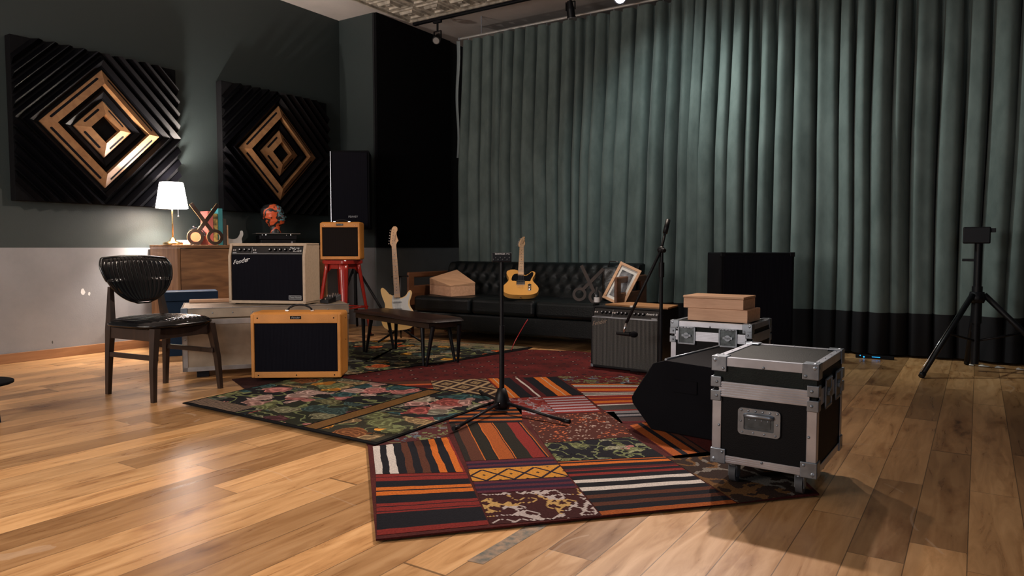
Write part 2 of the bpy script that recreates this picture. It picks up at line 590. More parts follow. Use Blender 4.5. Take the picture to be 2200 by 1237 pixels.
M['lightwood'] = wood('beech', (0.66, 0.40, 0.24), (0.54, 0.31, 0.18), 0.55, (2, 12, 12))
M['boxwood'] = wood('pale_box_wood', (0.76, 0.46, 0.29), (0.60, 0.34, 0.21), 0.6, (2, 14, 14))
M['chrome'] = mat('chrome', (0.7, 0.7, 0.72), 0.18, 1.0)
M['alu'] = mat('aluminium', (0.54, 0.57, 0.64), 0.34, 0.75, noise=0.2, nscale=12)
M['steel'] = mat('zinc_steel', (0.30, 0.34, 0.39), 0.36, 0.75, noise=0.35, nscale=20)
M['dullmetal'] = mat('scuffed_aluminium_sheet', (0.46, 0.375, 0.28), 0.42, 0.4, noise=0.4, nscale=5, bump=0.2, bscale=20)
M['trunkedge'] = mat('trunk_edging', (0.52, 0.50, 0.48), 0.35, 0.8, noise=0.3, nscale=9)
M['laminate'] = mat('black_laminate', (0.005, 0.005, 0.006), 0.6, spec=0.14, bump=0.25, bscale=220, noise=0.15)
M['lidlam'] = mat('case_lid_laminate', (0.012, 0.016, 0.015), 0.6, spec=0.15, bump=0.4, bscale=200, noise=0.35, nscale=14)
M['brass'] = mat('aged_brass', (0.62, 0.42, 0.20), 0.25, 1.0)
M['tweed'] = mat('lacquered_tweed', (0.62, 0.25, 0.045), 0.5, noise=0.22, nscale=5, bump=0.4, bscale=260)
M['blonde'] = mat('blonde_tolex', (0.50, 0.38, 0.27), 0.6, noise=0.12, nscale=40, bump=0.5, bscale=220)
M['grille_black'] = grille_mat('black_grille_cloth', (0.007, 0.007, 0.011), (0.003, 0.003, 0.006))
M['grille_brown'] = grille_mat('oxblood_grille_cloth', (0.014, 0.010, 0.009), (0.006, 0.005, 0.005))
M['grille_silver'] = grille_mat('silver_grille_cloth', (0.14, 0.136, 0.128), (0.022, 0.022, 0.023), scale=155)
M['paneldark'] = mat('control_panel', (0.008, 0.008, 0.009), 0.3)
M['white'] = mat('white_print', (0.72, 0.72, 0.72), 0.5)
M['greyprint'] = mat('grey_print', (0.32, 0.33, 0.35), 0.5)
M['redmetal'] = mat('red_enamel', (0.36, 0.022, 0.016), 0.22, spec=0.6, coat=0.5, noise=0.1)
M['cream'] = mat('cream_lacquer', (0.78, 0.52, 0.20), 0.3, coat=0.2, noise=0.08, nscale=3)
M['pickwhite'] = mat('white_pickguard', (0.60, 0.61, 0.60), 0.3)
M['maple'] = wood('maple_neck', (0.62, 0.40, 0.24), (0.54, 0.32, 0.17), 0.3, (12, 12, 1.5))
M['butter'] = mat('butterscotch_lacquer', (0.60, 0.30, 0.075), 0.25, coat=0.15, noise=0.12, nscale=4)
M['lens'] = mat('lit_lens', (1, 1, 1), 0.4, emit=(1.0, 0.98, 1.0), estr=150)
M['deadlens'] = mat('unlit_lens', (0.22, 0.22, 0.22), 0.2)
M['shade'] = mat('lamp_shade_fabric', (0.85, 0.80, 0.74), 0.9, emit=(1.0, 0.90, 0.84), estr=20.0)
M['curtain'] = None
M['navy'] = mat('navy_panel', (0.004, 0.015, 0.036), 0.7, spec=0.15, noise=0.2)
M['rubber'] = mat('grey_rubber', (0.06, 0.06, 0.065), 0.6)
M['bench'] = mat('dark_brown_leather', (0.020, 0.010, 0.008), 0.32, spec=0.45, noise=0.35, nscale=9, bump=0.4, bscale=70)
M['bookred'] = mat('book_red', (0.55, 0.15, 0.13), 0.6)
M['bookyellow'] = mat('book_yellow', (0.55, 0.42, 0.12), 0.6, color2=(0.04, 0.03, 0.02), nscale=30)
M['bookteal'] = mat('book_teal', (0.05, 0.28, 0.32), 0.6)
M['bookdark'] = mat('book_dark', (0.05, 0.045, 0.04), 0.6)
M['orange'] = mat('orange_clock', (0.40, 0.05, 0.012), 0.6)
M['paper'] = mat('white_block', (0.7, 0.66, 0.6), 0.6)
M['brownblack'] = mat('scissors_face', (0.014, 0.008, 0.006), 0.7, spec=0.1)
M['edgewood'] = mat('scissors_edge', (0.50, 0.30, 0.14), 0.5)
M['blue_led'] = mat('blue_led', (0.0, 0.3, 0.8), 0.4, emit=(0.02, 0.35, 0.9), estr=2.0)
M['redcable'] = mat('red_cable', (0.35, 0.01, 0.015), 0.4)
M['photo'] = mat('monochrome_photo', (0.30, 0.31, 0.33), 0.4, color2=(0.02, 0.02, 0.024), nscale=14)
M['mount'] = mat('white_mount', (0.66, 0.65, 0.62), 0.6)


# ------------------------------------------------------------------ mesh helpers
class G:
    """collects shapes into one mesh"""

    def __init__(s):
        s.bm = bmesh.new()
        s.T = Matrix.Identity(4)

    def at(s, loc=(0, 0, 0), rot=(0, 0, 0)):
        s.T = Matrix.Translation(loc) @ Euler(rot).to_matrix().to_4x4()
        return s

    def v(s, p):
        return s.bm.verts.new(s.T @ Vector(p))

    def face(s, vs, m=0, smooth=False):
        try:
            f = s.bm.faces.new(vs)
        except ValueError:
            return None
        f.material_index = m
        f.smooth = smooth
        return f

    def box(s, x0, x1, y0, y1, z0, z1, bev=0.0, m=0, seg=2):
        vs = [s.v((x, y, z)) for z in (z0, z1) for y in (y0, y1) for x in (x0, x1)]
        fs = [s.face([vs[i] for i in q], m) for q in
              ((0, 2, 3, 1), (4, 5, 7, 6), (0, 1, 5, 4), (2, 6, 7, 3), (0, 4, 6, 2), (1, 3, 7, 5))]
        if bev > 0:
            es = set(e for f in fs for e in f.edges)
            r = bmesh.ops.bevel(s.bm, geom=list(es), offset=bev, segments=seg, profile=0.5, affect='EDGES')
            for f in r['faces']:
                f.material_index = m
        return s

    def prism(s, poly, a, b, plane='xz', m=0, bev=0.0, mside=None):
        """extrude a 2d outline between a and b along the missing axis"""
        def P(p, t):
            return {'xz': (p[0], t, p[1]), 'xy': (p[0], p[1], t), 'yz': (t, p[0], p[1])}[plane]
        A = [s.v(P(p, a)) for p in poly]
        B = [s.v(P(p, b)) for p in poly]
        n = len(poly)
        fa = s.face(A, m)
        fb = s.face(list(reversed(B)), m)
        for i in range(n):
            s.face([A[i], B[i], B[(i + 1) % n], A[(i + 1) % n]], m if mside is None else mside)
        if bev > 0:
            es = set(list(fa.edges) + list(fb.edges))
            r = bmesh.ops.bevel(s.bm, geom=list(es), offset=bev, segments=2, profile=0.5, affect='EDGES')
        return s

    def ring(s, c, ax, r, n):
        ax = Vector(ax).normalized()
        u = ax.orthogonal().normalized()
        w_ = ax.cross(u)
        return [s.v(Vector(c) + u * (r * math.cos(2 * PI * i / n)) + w_ * (r * math.sin(2 * PI * i / n))) for i in range(n)]

    def cyl(s, p0, p1, r0, r1=None, n=16, m=0, cap=True):
        r1 = r0 if r1 is None else r1
        ax = Vector(p1) - Vector(p0)
        A = s.ring(p0, ax, r0, n)
        B = s.ring(p1, ax, r1, n)
        for i in range(n):
            s.face([A[i], A[(i + 1) % n], B[(i + 1) % n], B[i]], m, True)
        if cap:
            A2 = s.ring(p0, ax, r0, n)
            B2 = s.ring(p1, ax, r1, n)
            s.face(list(reversed(A2)), m)
            s.face(B2, m)
        return s

    def lathe(s, prof, c=(0, 0, 0), n=32, m=0, smooth=True):
        rows = []
        for r, z in prof:
            rows.append([s.v((c[0] + r * math.cos(2 * PI * i / n), c[1] + r * math.sin(2 * PI * i / n), c[2] + z)) for i in range(n)])
        for a, b in zip(rows, rows[1:]):
            for i in range(n):
                s.face([a[i], a[(i + 1) % n], b[(i + 1) % n], b[i]], m, smooth)
        if prof[0][0] > 1e-4:
            s.face(list(reversed(rows[0])), m)
        if prof[-1][0] > 1e-4:
            s.face(rows[-1], m)
        return s

    def tube(s, pts, r, n=10, m=0, cap=True):
        pts = [Vector(p) for p in pts]
        rows = []
        prev = None
        for i, p in enumerate(pts):
            d = (pts[min(i + 1, len(pts) - 1)] - pts[max(i - 1, 0)]).normalized()
            if prev is None:
                u = d.orthogonal().normalized()
            else:
                u = (prev - d * prev.dot(d)).normalized()
            prev = u
            w_ = d.cross(u)
            rr = r[i] if isinstance(r, (list, tuple)) else r
            rows.append([s.v(p + u * (rr * math.cos(2 * PI * k / n)) + w_ * (rr * math.sin(2 * PI * k / n))) for k in range(n)])
        for a, b in zip(rows, rows[1:]):
            for i in range(n):
                s.face([a[i], a[(i + 1) % n], b[(i + 1) % n], b[i]], m, True)
        if cap:
            s.face(list(reversed(rows[0])), m)
            s.face(rows[-1], m)
        return s

    def ball(s, c, r, m=0, n=12, sc=(1, 1, 1)):
        k = n // 2
        rows = []
        for j in range(1, k):
            a = PI * j / k
            rows.append([s.v((c[0] + sc[0] * r * math.sin(a) * math.cos(2 * PI * i / n), c[1] + sc[1] * r * math.sin(a) * math.sin(2 * PI * i / n),
                              c[2] + sc[2] * r * math.cos(a))) for i in range(n)])
        t = s.v((c[0], c[1], c[2] + sc[2] * r))
        b = s.v((c[0], c[1], c[2] - sc[2] * r))
        for i in range(n):
            s.face([t, rows[0][i], rows[0][(i + 1) % n]], m, True)
            s.face([b, rows[-1][(i + 1) % n], rows[-1][i]], m, True)
        for a, c_ in zip(rows, rows[1:]):
            for i in range(n):
                s.face([a[i], c_[i], c_[(i + 1) % n], a[(i + 1) % n]], m, True)
        return s

    def grid(s, fn, nu, nv, m=0, smooth=True, uv=False):
        rows = [[s.v(fn(i / nu, j / nv)) for i in range(nu + 1)] for j in range(nv + 1)]
        lay = s.bm.loops.layers.uv.verify() if uv else None
        for j in range(nv):
            for i in range(nu):
                f = s.face([rows[j][i], rows[j][i + 1], rows[j + 1][i + 1], rows[j + 1][i]], m, smooth)
                if uv and f:
                    for lp, (a, b) in zip(f.loops, ((i, j), (i + 1, j), (i + 1, j + 1), (i, j + 1))):
                        lp[lay].uv = (a / nu, b / nv)
        return s

    def done(s, name, mats, parent=None, label=None, fixn=True):
        if fixn:
            bmesh.ops.recalc_face_normals(s.bm, faces=s.bm.faces)
        me = bpy.data.meshes.new(name)
        s.bm.to_mesh(me)
        s.bm.free()
        if not isinstance(mats, (list, tuple)):
            mats = [mats]
        for m in mats:
            me.materials.append(m)
        o = bpy.data.objects.new(name, me)
        col.objects.link(o)
        if parent:
            o.parent = parent
        if label:
            o['label'] = label
        return o


def tag(o, label, cat, group=None, kind=None):
    o['label'] = label
    o['category'] = cat
    if group:
        o['group'] = group
    if kind:
        o['kind'] = kind
    return o


def thing(name, label, cat, loc=(0, 0, 0), rz=0.0, group=None):
    o = bpy.data.objects.new(name, None)
    o.empty_display_size = 0.1
    col.objects.link(o)
    o.location = loc
    o.rotation_euler = (0, 0, rz)
    return tag(o, label, cat, group)


def struct(o):
    o['kind'] = 'structure'
    return o


def kids(o):
    return [c for c in bpy.data.objects if c.parent == o]


def text(name, body, size, m, parent, loc, rot, shear=0.0, ext=0.0008, align='CENTER', label=None, xs=1.0):
    cu = bpy.data.curves.new(name, 'FONT')
    cu.body = body
    cu.size = size
    cu.shear = shear
    cu.extrude = ext
    cu.align_x = align
    cu.align_y = 'CENTER'
    tmp = bpy.data.objects.new(name, cu)
    col.objects.link(tmp)
    bpy.context.view_layer.update()
    me = bpy.data.meshes.new_from_object(tmp.evaluated_get(bpy.context.evaluated_depsgraph_get()))
    bpy.data.objects.remove(tmp)
    me.materials.clear()
    me.materials.append(m)
    o = bpy.data.objects.new(name, me)
    col.objects.link(o)
    o.location = loc
    o.rotation_euler = rot
    o.scale = (xs, 1, 1)
    if parent:
        o.parent = parent
    if label:
        o['label'] = label
    return o


def smoothpoly(pts, k=6):
    """closed Catmull-Rom outline"""
    out = []
    n = len(pts)
    for i in range(n):
        p0, p1, p2, p3 = (Vector(pts[(i + j - 1) % n]) for j in range(4))
        for t in range(k):
            t /= k
            out.append(tuple(0.5 * ((2 * p1) + (p2 - p0) * t + (2 * p0 - 5 * p1 + 4 * p2 - p3) * t * t + (3 * p1 - p0 - 3 * p2 + p3) * t ** 3)))
    return out


def rrect(w_, h_, r, n=5, cx=0, cz=0):
    pts = []
    for sx, sz, a0 in ((1, -1, -90), (1, 1, 0), (-1, 1, 90), (-1, -1, 180)):
        for i in range(n + 1):
            a = R(a0 + 90 * i / n)
            pts.append((cx + sx * (w_ / 2 - r) + r * math.cos(a), cz + sz * (h_ / 2 - r) + r * math.sin(a)))
    return pts


# ================================================================== THE ROOM
XL, CZ, YB, XB = -6.3, 3.53, 5.955, -5.75
g = G().box(-6.6, 3.2, -2.8, 7.9, -0.12, 0.0)
struct(g.done('floor', M['floor']))
struct(G().box(-6.6, 3.2, -2.8, 7.9, CZ, CZ + 0.1).done('ceiling', M['ceiling']))
struct(G().box(XL - 0.12, XL, -2.6, YB, 0, CZ).done('wall_left', M['wall']))
o = struct(G().box(XL - 0.12, XB - 0.02, YB, 7.6, 0, CZ).done('wall_bump', M['wall']))
struct(G().box(XB - 0.02, XB, YB + 0.004, 7.6, 0, CZ).done('wall_alcove', M['wall_black']))
struct(G().box(XB, 3.0, 7.6, 7.72, 0, CZ).done('wall_back', mat('wall_back_paint', (0.03, 0.036, 0.036), 0.7, noise=0.2)))
struct(G().box(3.0, 3.12, -2.6, 7.6, 0, CZ).done('wall_right', mat('wall_right_paint', (0.045, 0.058, 0.056), 0.7, noise=0.2)))
struct(G().box(XL, 3.0, -2.72, -2.6, 0, CZ).done('wall_front', mat('wall_front_paint', (0.12, 0.115, 0.11), 0.7, noise=0.2)))
struct(G().box(XL, XL + 0.016, -2.6, YB - 0.001, 0, 0.078, 0.004).done('baseboard_left', M['skirting']))

# pressed tin panels in their frame on the ceiling
TX0, TY1 = -5.57, 6.36
g = G()
NT = 0.352
zt = CZ - 0.012
for i in range(9):
    for j in range(8):
        x0, y1 = TX0 + i * NT, TY1 - j * NT
        cx, cy = x0 + NT / 2, y1 - NT / 2

        def lvl(h, z):
            return [g.v((cx + sx * h, cy + sy * h, z)) for sx, sy in ((-1, -1), (1, -1), (1, 1), (-1, 1))]
        hs = [(NT / 2, zt), (NT / 2 - 0.018, zt), (NT / 2 - 0.03, zt - 0.014), (NT / 2 - 0.048, zt - 0.004), (0.095, zt - 0.002),
              (0.085, zt - 0.03), (0.068, zt - 0.03), (0.058, zt - 0.012), (0.032, zt - 0.010), (0.022, zt - 0.024)]
        prev = None
        for h, z in hs:
            c = lvl(h, z)
            if prev:
                for q in range(4):
                    g.face([prev[q], prev[(q + 1) % 4], c[(q + 1) % 4], c[q]])
            prev = c
        g.face(prev)
struct(g.done('trim_1', M['tin']))
g = G()
g.box(TX0 - 0.02, TX0 + 9 * NT, TY1, TY1 + 0.02, CZ - 0.04, CZ)
g.box(TX0 - 0.02, TX0, TY1 - 8 * NT, TY1 + 0.02, CZ - 0.035, CZ)
struct(g.done('trim_2', M['tin']))

# lighting track along the ceiling
tr = thing('lighting_track', 'black lighting track running along the ceiling in front of the curtain', 'light track', (-2.2, 6.42, CZ))
G().box(-3.3, 4.6, -0.025, 0.025, -0.06, 0.0, 0.003).done('rail', M['black'], tr)
G().box(-3.36, -3.3, -0.027, 0.027, -0.063, 0.0, 0.003).done('end_cap', M['black'], tr)


def track_spot(x, y, drop, aim, lit, label, z0=CZ - 0.06):
    t = thing('track_spotlight', label, 'spotlight', (x, y, z0), 0, 'spotlights on the ceiling track')
    G().box(-0.055, 0.055, -0.018, 0.018, -0.03, 0, 0.004).done('adapter', M['black'], t)
    gg = G().cyl((0, 0, -0.03), (0, 0, -drop * 0.45), 0.012)
    gg.box(-0.05, 0.05, -0.008, 0.008, -drop * 0.45 - 0.01, -drop * 0.45, 0.002)
    gg.box(-0.054, -0.046, -0.01, 0.01, -drop * 0.8, -drop * 0.45, 0.002)
    gg.box(0.046, 0.054, -0.01, 0.01, -drop * 0.8, -drop * 0.45, 0.002)
    gg.done('yoke', M['black'], t)
    d = Vector(aim).normalized()
    c = Vector((0, 0, -drop * 0.75))
    p0, p1 = c - d * 0.075, c + d * 0.075
    hh = G().cyl(p0, c, 0.026, 0.040).cyl(c, p1, 0.040, 0.042)
    hh.cyl(p1, p1 + d * 0.008, 0.046).done('lamp_head', M['black'], t)
    G().cyl(p1 + d * 0.008, p1 + d * 0.012, 0.036).done('lens', M['lens'] if lit else M['deadlens'], t)
    return t


track_spot(-5.21, 6.42, 0.26, (0.35, -0.75, -0.6), False, 'black track spotlight with unlit lens nearest the dark corner of the ceiling')
track_spot(-3.50, 6.42, 0.24, (0.0, 0.25, -1.0), False, 'black track spotlight pointing straight down, left of the glaring one')
track_spot(-2.97, 6.42, 0.15, (0.45, -0.75, -0.45), True, 'track spotlight lit with white glare at the top of the curtain').scale = (1.35, 1.35, 1.35)

# ------------------------------------------------------------------ curtain
YC = 6.73
ZT, ZH, ZF = 3.29, 0.365, 0.02
# irregular fold phase table
random.seed(11)
CX0, CX1 = -5.10, 2.95
knots = [(CX0, 0.0)]
x = CX0
ph = 0.0
while x < CX1 + 0.3:
    x += random.choice([0.10, 0.12, 0.135, 0.145, 0.16, 0.19, 0.14])
    ph += 1.0
    knots.append((x, ph))
amps = [random.uniform(0.075, 0.125) for _ in knots]
gaps = [random.uniform(0.08, 0.26) for _ in knots]


def fold(x):
    for i in range(len(knots) - 1):
        if knots[i + 1][0] >= x:
            t = (x - knots[i][0]) / (knots[i + 1][0] - knots[i][0])
            return i, t
    return len(knots) - 2, 1.0


NX, NZ = 1500, 26


def curt(zlo, zhi, yoff=0.0):
    def fn(u, v):
        x = CX0 + (CX1 - CX0) * u
        z = zlo + (zhi - zlo) * v
        h = (z - ZF) / (ZT - ZF)
        xs = x + 0.05 * math.sin(x * 1.9 + 0.5) * (1 - h) + 0.012 * math.sin(3.1 * h * 2 + x * 4.0) * (1 - h)
        i, t = fold(xs)
        a = amps[i] * (1 - t) + amps[min(i + 1, len(amps) - 1)] * t
        env = 0.45 + 0.55 * min(1.0, (1 - h) * 2.2)
        p = 2 * PI * t
        gp = gaps[i]
        tt = min(1.0, max(0.0, (t - gp) / (1 - 2 * gp)))
        lobe = max(0.0, math.sin(PI * tt)) ** 0.42
        y = YC + 0.05 - a * env * 1.85 * lobe + 0.010 * math.sin(x * 2.3 + h * 2.0) + 0.012 * env * math.sin(2 * p + i) + yoff
        xx = x - 0.30 * a * env * math.sin(p) * (1.3 - 0.3 * h)
        return (xx, y, z)
    return fn


def curtain_mat(name, c1, c2, sheen):
    m = bpy.data.materials.new(name)
    m.use_nodes = True
    nt = m.node_tree
    b = nt.nodes['Principled BSDF']
    b.inputs['Roughness'].default_value = 0.75
    b.inputs['Sheen Weight'].default_value = sheen
    b.inputs['Sheen Roughness'].default_value = 0.4
    b.inputs['Specular IOR Level'].default_value = 0.2
    tc = nd(nt, 'ShaderNodeTexCoord')
    mp = nd(nt, 'ShaderNodeMapping')
    mp.inputs['Scale'].default_value = (3, 3, 1.3)
    nt.links.new(tc.outputs['Object'], mp.inputs['Vector'])
    n = nd(nt, 'ShaderNodeTexNoise')
    n.inputs['Scale'].default_value = 2.2
    n.inputs['Detail'].default_value = 7
    n.inputs['Roughness'].default_value = 0.6
    nt.links.new(mp.outputs['Vector'], n.inputs['Vector'])
    r = ramp(nt, [(0.3, c2), (0.7, c1)])
    nt.links.new(n.outputs['Fac'], r.inputs['Fac'])
    nt.links.new(r.outputs['Color'], b.inputs['Base Color'])
    return m


M['curtain'] = curtain_mat('sea_green_velvet', (0.125, 0.162, 0.155), (0.072, 0.098, 0.094), 0.15)
M['hem'] = curtain_mat('black_hem', (0.010, 0.010, 0.012), (0.007, 0.007, 0.009), 0.0)
cu = thing('curtain', 'floor length dark green velvet curtain in deep folds with a black bottom band', 'curtain', (0, 0, 0))
G().grid(curt(ZH, ZT), NX, NZ).done('drape', M['curtain'], cu)
G().grid(curt(ZF, ZH, -0.001), NX, 5).done('hem_band', M['hem'], cu, 'black band along the foot of the curtain')
# pale lining edge turned out at the left end
g = G()
g.grid(lambda u, v: (CX0 - 0.045 + 0.05 * u * (0.5 + 0.5 * v) + 0.012 * math.sin(9 * v), YC - 0.05 + 0.02 * math.sin(PI * u), 1.95 + (ZT - 1.95) * v), 6, 20)
g.done('lining_edge', mat('pale_lining', (0.22, 0.26, 0.27), 0.8), cu, 'pale grey lining edge')
rl = thing('curtain_rail', 'pale metal curtain rail above the green curtain', 'curtain rail', (-5.12, YC, ZT + 0.035))
G().cyl((0, 0, 0), (7.9, 0, 0), 0.014).done('rod', mat('pale_rail', (0.5, 0.49, 0.47), 0.4, 0.5), rl)
G().cyl((-0.02, 0, 0), (0, 0, 0), 0.02).done('end_cap', M['alu'], rl)
for k in range(30):
    xk = 0.12 + k * 0.262
    G().cyl((xk, -0.005, -0.05), (xk, -0.005, -0.008), 0.004, n=6).done('hook', M['alu'], rl)
for k in range(5):
    xk = 0.3 + k * 1.75
    G().cyl((xk, 0, 0.01), (xk, 0, CZ - ZT - 0.036), 0.007, n=8).done('hanger', M['alu'], rl)


# ------------------------------------------------------------------ diffuser wall panels
def clip(poly, nx, ny, d):
    """keep nx*x+ny*y <= d"""
    out = []
    for i in range(len(poly)):
        a, b = poly[i], poly[(i + 1) % len(poly)]
        fa = nx * a[0] + ny * a[1] - d
        fb = nx * b[0] + ny * b[1] - d
        if fa <= 0:
            out.append(a)
        if (fa < 0 < fb) or (fb < 0 < fa):
            t = fa / (fa - fb)
            out.append((a[0] + (b[0] - a[0]) * t, a[1] + (b[1] - a[1]) * t))
    return out


def diffuser(y, z, label, W=1.34, H=1.26, T=0.085):
    t = thing('diffuser_panel', label, 'acoustic panel', (XL, y, z), 0, 'diffuser panels on the left wall')
    G().box(0, T, -W / 2, W / 2, -H / 2, H / 2, 0.003).done('backing_board', M['foam'], t)
    # ridges: r = |y| + |z|, raised sawtooth
    rings = []
    wood_r = [(0.12, 0.235), (0.375, 0.49)]

    def band(gg, r0, r1, h0, h1, m):
        for sy, sz in ((1, 1), (-1, 1), (-1, -1), (1, -1)):
            p = [(sy * r0, 0), (sy * r1, 0), (0, sz * r1), (0, sz * r0)]
            for nx, ny, d in ((1, 0, W / 2), (-1, 0, W / 2), (0, 1, H / 2), (0, -1, H / 2)):
                p = clip(p, nx, ny, d)
                if len(p) < 3:
                    break
            if len(p) < 3:
                continue
            vs = []
            for a, b in p:
                rr = abs(a) + abs(b)
                k = (rr - r0) / (r1 - r0)
                vs.append(gg.v((T + h0 + (h1 - h0) * k, a, b)))
            gg.face(vs, m)
    HI, LO = 0.060, 0.014
    for r0, r1 in wood_r:
        gg = G()
        band(gg, r0, r0 + 0.0005, 0.0, HI, 0)
        band(gg, r0 + 0.0005, r1, HI, LO, 0)
        band(gg, r1, r1 + 0.0005, LO, 0.0, 0)
        wr = gg.done('wooden_diamond_frame', M['frameply'], t, 'plywood diamond frame')
        # dark slots routed in the four sides
        rs = r0 + (r1 - r0) * 0.70
        hx = HI + (LO - HI) * 0.70 + T + 0.0012
        for sy, sz in ((1, 1), (-1, 1), (-1, -1), (1, -1)):
            A = Vector((sy * (rs - 0.045), sz * 0.045))
            B = Vector((sy * 0.045, sz * (rs - 0.045)))
            d = (B - A).normalized()
            nrm = Vector((d.y, -d.x))
            if nrm.dot(Vector((sy, sz))) < 0:
                nrm = -nrm
            pts = []
            rad = 0.0085
            for c, s_ in ((B, 1), (A, -1)):
                for k in range(7):
                    a = -PI / 2 + PI * k / 6
                    q = c + d * (s_ * rad * math.cos(a)) + nrm * (s_ * rad * math.sin(a))
                    pts.append(q)
            sl = G()
            sl.face([sl.v((hx + (LO - HI) / (r1 - r0) * ((abs(p.x) + abs(p.y)) - rs), p.x, p.y)) for p in pts])
            sl.done('slot', M['blackmatt'], wr)
    gg = G()
    # black ridges outside and between
    for r0, r1, hh in [(0.0, 0.10, 0.02), (0.26, 0.34, 0.035), (0.53, 0.60, 0.05), (0.63, 0.71, 0.055), (0.74, 0.82, 0.06), (0.85, 0.93, 0.06), (0.96, 1.04, 0.06), (1.07, 1.15, 0.05)]:
        rm = r0 + (r1 - r0) * 0.6
        if r0 > 0:
            band(gg, r0, r0 + 0.0005, 0.0, hh * 0.3, 0)
            band(gg, r0 + 0.0005, rm, hh * 0.3, hh, 0)
            band(gg, rm, r1, hh, 0.0, 0)
        else:
            pass
    gg.done('black_ridges', M['blackgloss'], t)
    return t


diffuser(3.19, 1.895, 'black diffuser panel with wooden diamond frames, hung behind the lit lamp')
diffuser(5.00, 1.895, 'black diffuser panel with wooden diamond frames, in shadow above the painted head')
struct(G().box(XB + 0.0005, XB + 0.03, YB + 0.01, 7.3, 0.905, CZ - 0.002).done('trim_3', M['foam']))

# ------------------------------------------------------------------ RUGS
def quad_fn(q, z):
    q = [Vector((a, b, 0)) for a, b in q]

    def fn(u, v):
        # q: far-left, far-right, near-right, near-left
        top = q[0].lerp(q[1], u)
        bot = q[3].lerp(q[2], u)
        p = top.lerp(bot, v)
        return (p.x, p.y, z)
    return fn


def rug(name, outline, patches, base_m, z0, z1, label):
    g = G()
    g.prism(outline, z0, z1, 'xy', 0)
    mats = [base_m]
    lay = g.bm.loops.layers.uv.verify()
    for k, (q, m) in enumerate(patches):
        mats.append(m)
        c = (sum(p[0] for p in q) / 4, sum(p[1] for p in q) / 4)
        q2 = [(a + (c[0] - a) * 0.012, b + (c[1] - b) * 0.012) for a, b in q]
        g.grid(quad_fn(q2, z1 + 0.0012), 8, 8, k + 1, False, True)
    o = g.done(name, mats)
    return tag(o, label, 'rug')


P = {
'white_stripes':[(-2.242,2.285),(-2.055,2.601),(-1.670,2.222),(-1.952,2.004)],
'red_stripes':[(-1.952,2.004),(-1.670,2.222),(-1.284,1.832),(-1.527,1.569)],
'brown_stripes':[(-2.213,2.801),(-1.917,3.029),(-1.487,2.586),(-1.759,2.331)],
'yellow_band':[(-1.759,2.331),(-1.487,2.586),(-1.211,2.297),(-1.489,2.045)],
'maroon_orn':[(-1.489,2.045),(-1.211,2.297),(-1.019,2.099),(-1.284,1.832)],
'floral_black':[(-1.629,2.748),(-1.332,3.075),(-1.089,2.855),(-1.440,2.540)],
'long_stripes':[(-1.440,2.540),(-1.089,2.855),(-0.673,2.462),(-1.019,2.099)],
'dark_orn':[(-1.089,2.855),(-0.784,3.265),(-0.470,2.723),(-0.673,2.462)],
'orange_diag':[(-1.438,3.253),(-1.371,3.468),(-0.918,2.983),(-1.043,2.846)],
'red_orn':[(-1.972,3.135),(-1.626,3.499),(-1.328,3.077),(-1.629,2.748)],
'blue_red':[(-2.299,3.468),(-1.957,3.801),(-1.675,3.468),(-2.001,3.153)],
'orange_vert':[(-2.774,3.916),(-2.406,4.240),(-1.967,3.795),(-2.299,3.468)],
'orange_horiz':[(-2.201,4.057),(-1.782,4.331),(-1.531,3.793),(-1.762,3.571)],
'blue_strip':[(-2.415,4.255),(-1.946,4.562),(-1.795,4.323),(-2.201,4.057)],
'grey_strip':[(-1.762,3.571),(-1.531,3.793),(-1.288,3.441),(-1.486,3.277)],
'orange_lines':[(-2.449,3.080),(-2.125,3.348),(-1.917,3.029),(-2.213,2.801)],
'blue_small':[(-2.36,2.60),(-2.241,2.817),(-2.055,2.601),(-2.242,2.285)],
'lattice':[(-3.036,3.645),(-2.774,3.916),(-2.299,3.468),(-2.606,3.191)],
'red_lines':[(-3.392,3.335),(-3.036,3.645),(-2.646,3.241),(-2.914,2.975)],
}
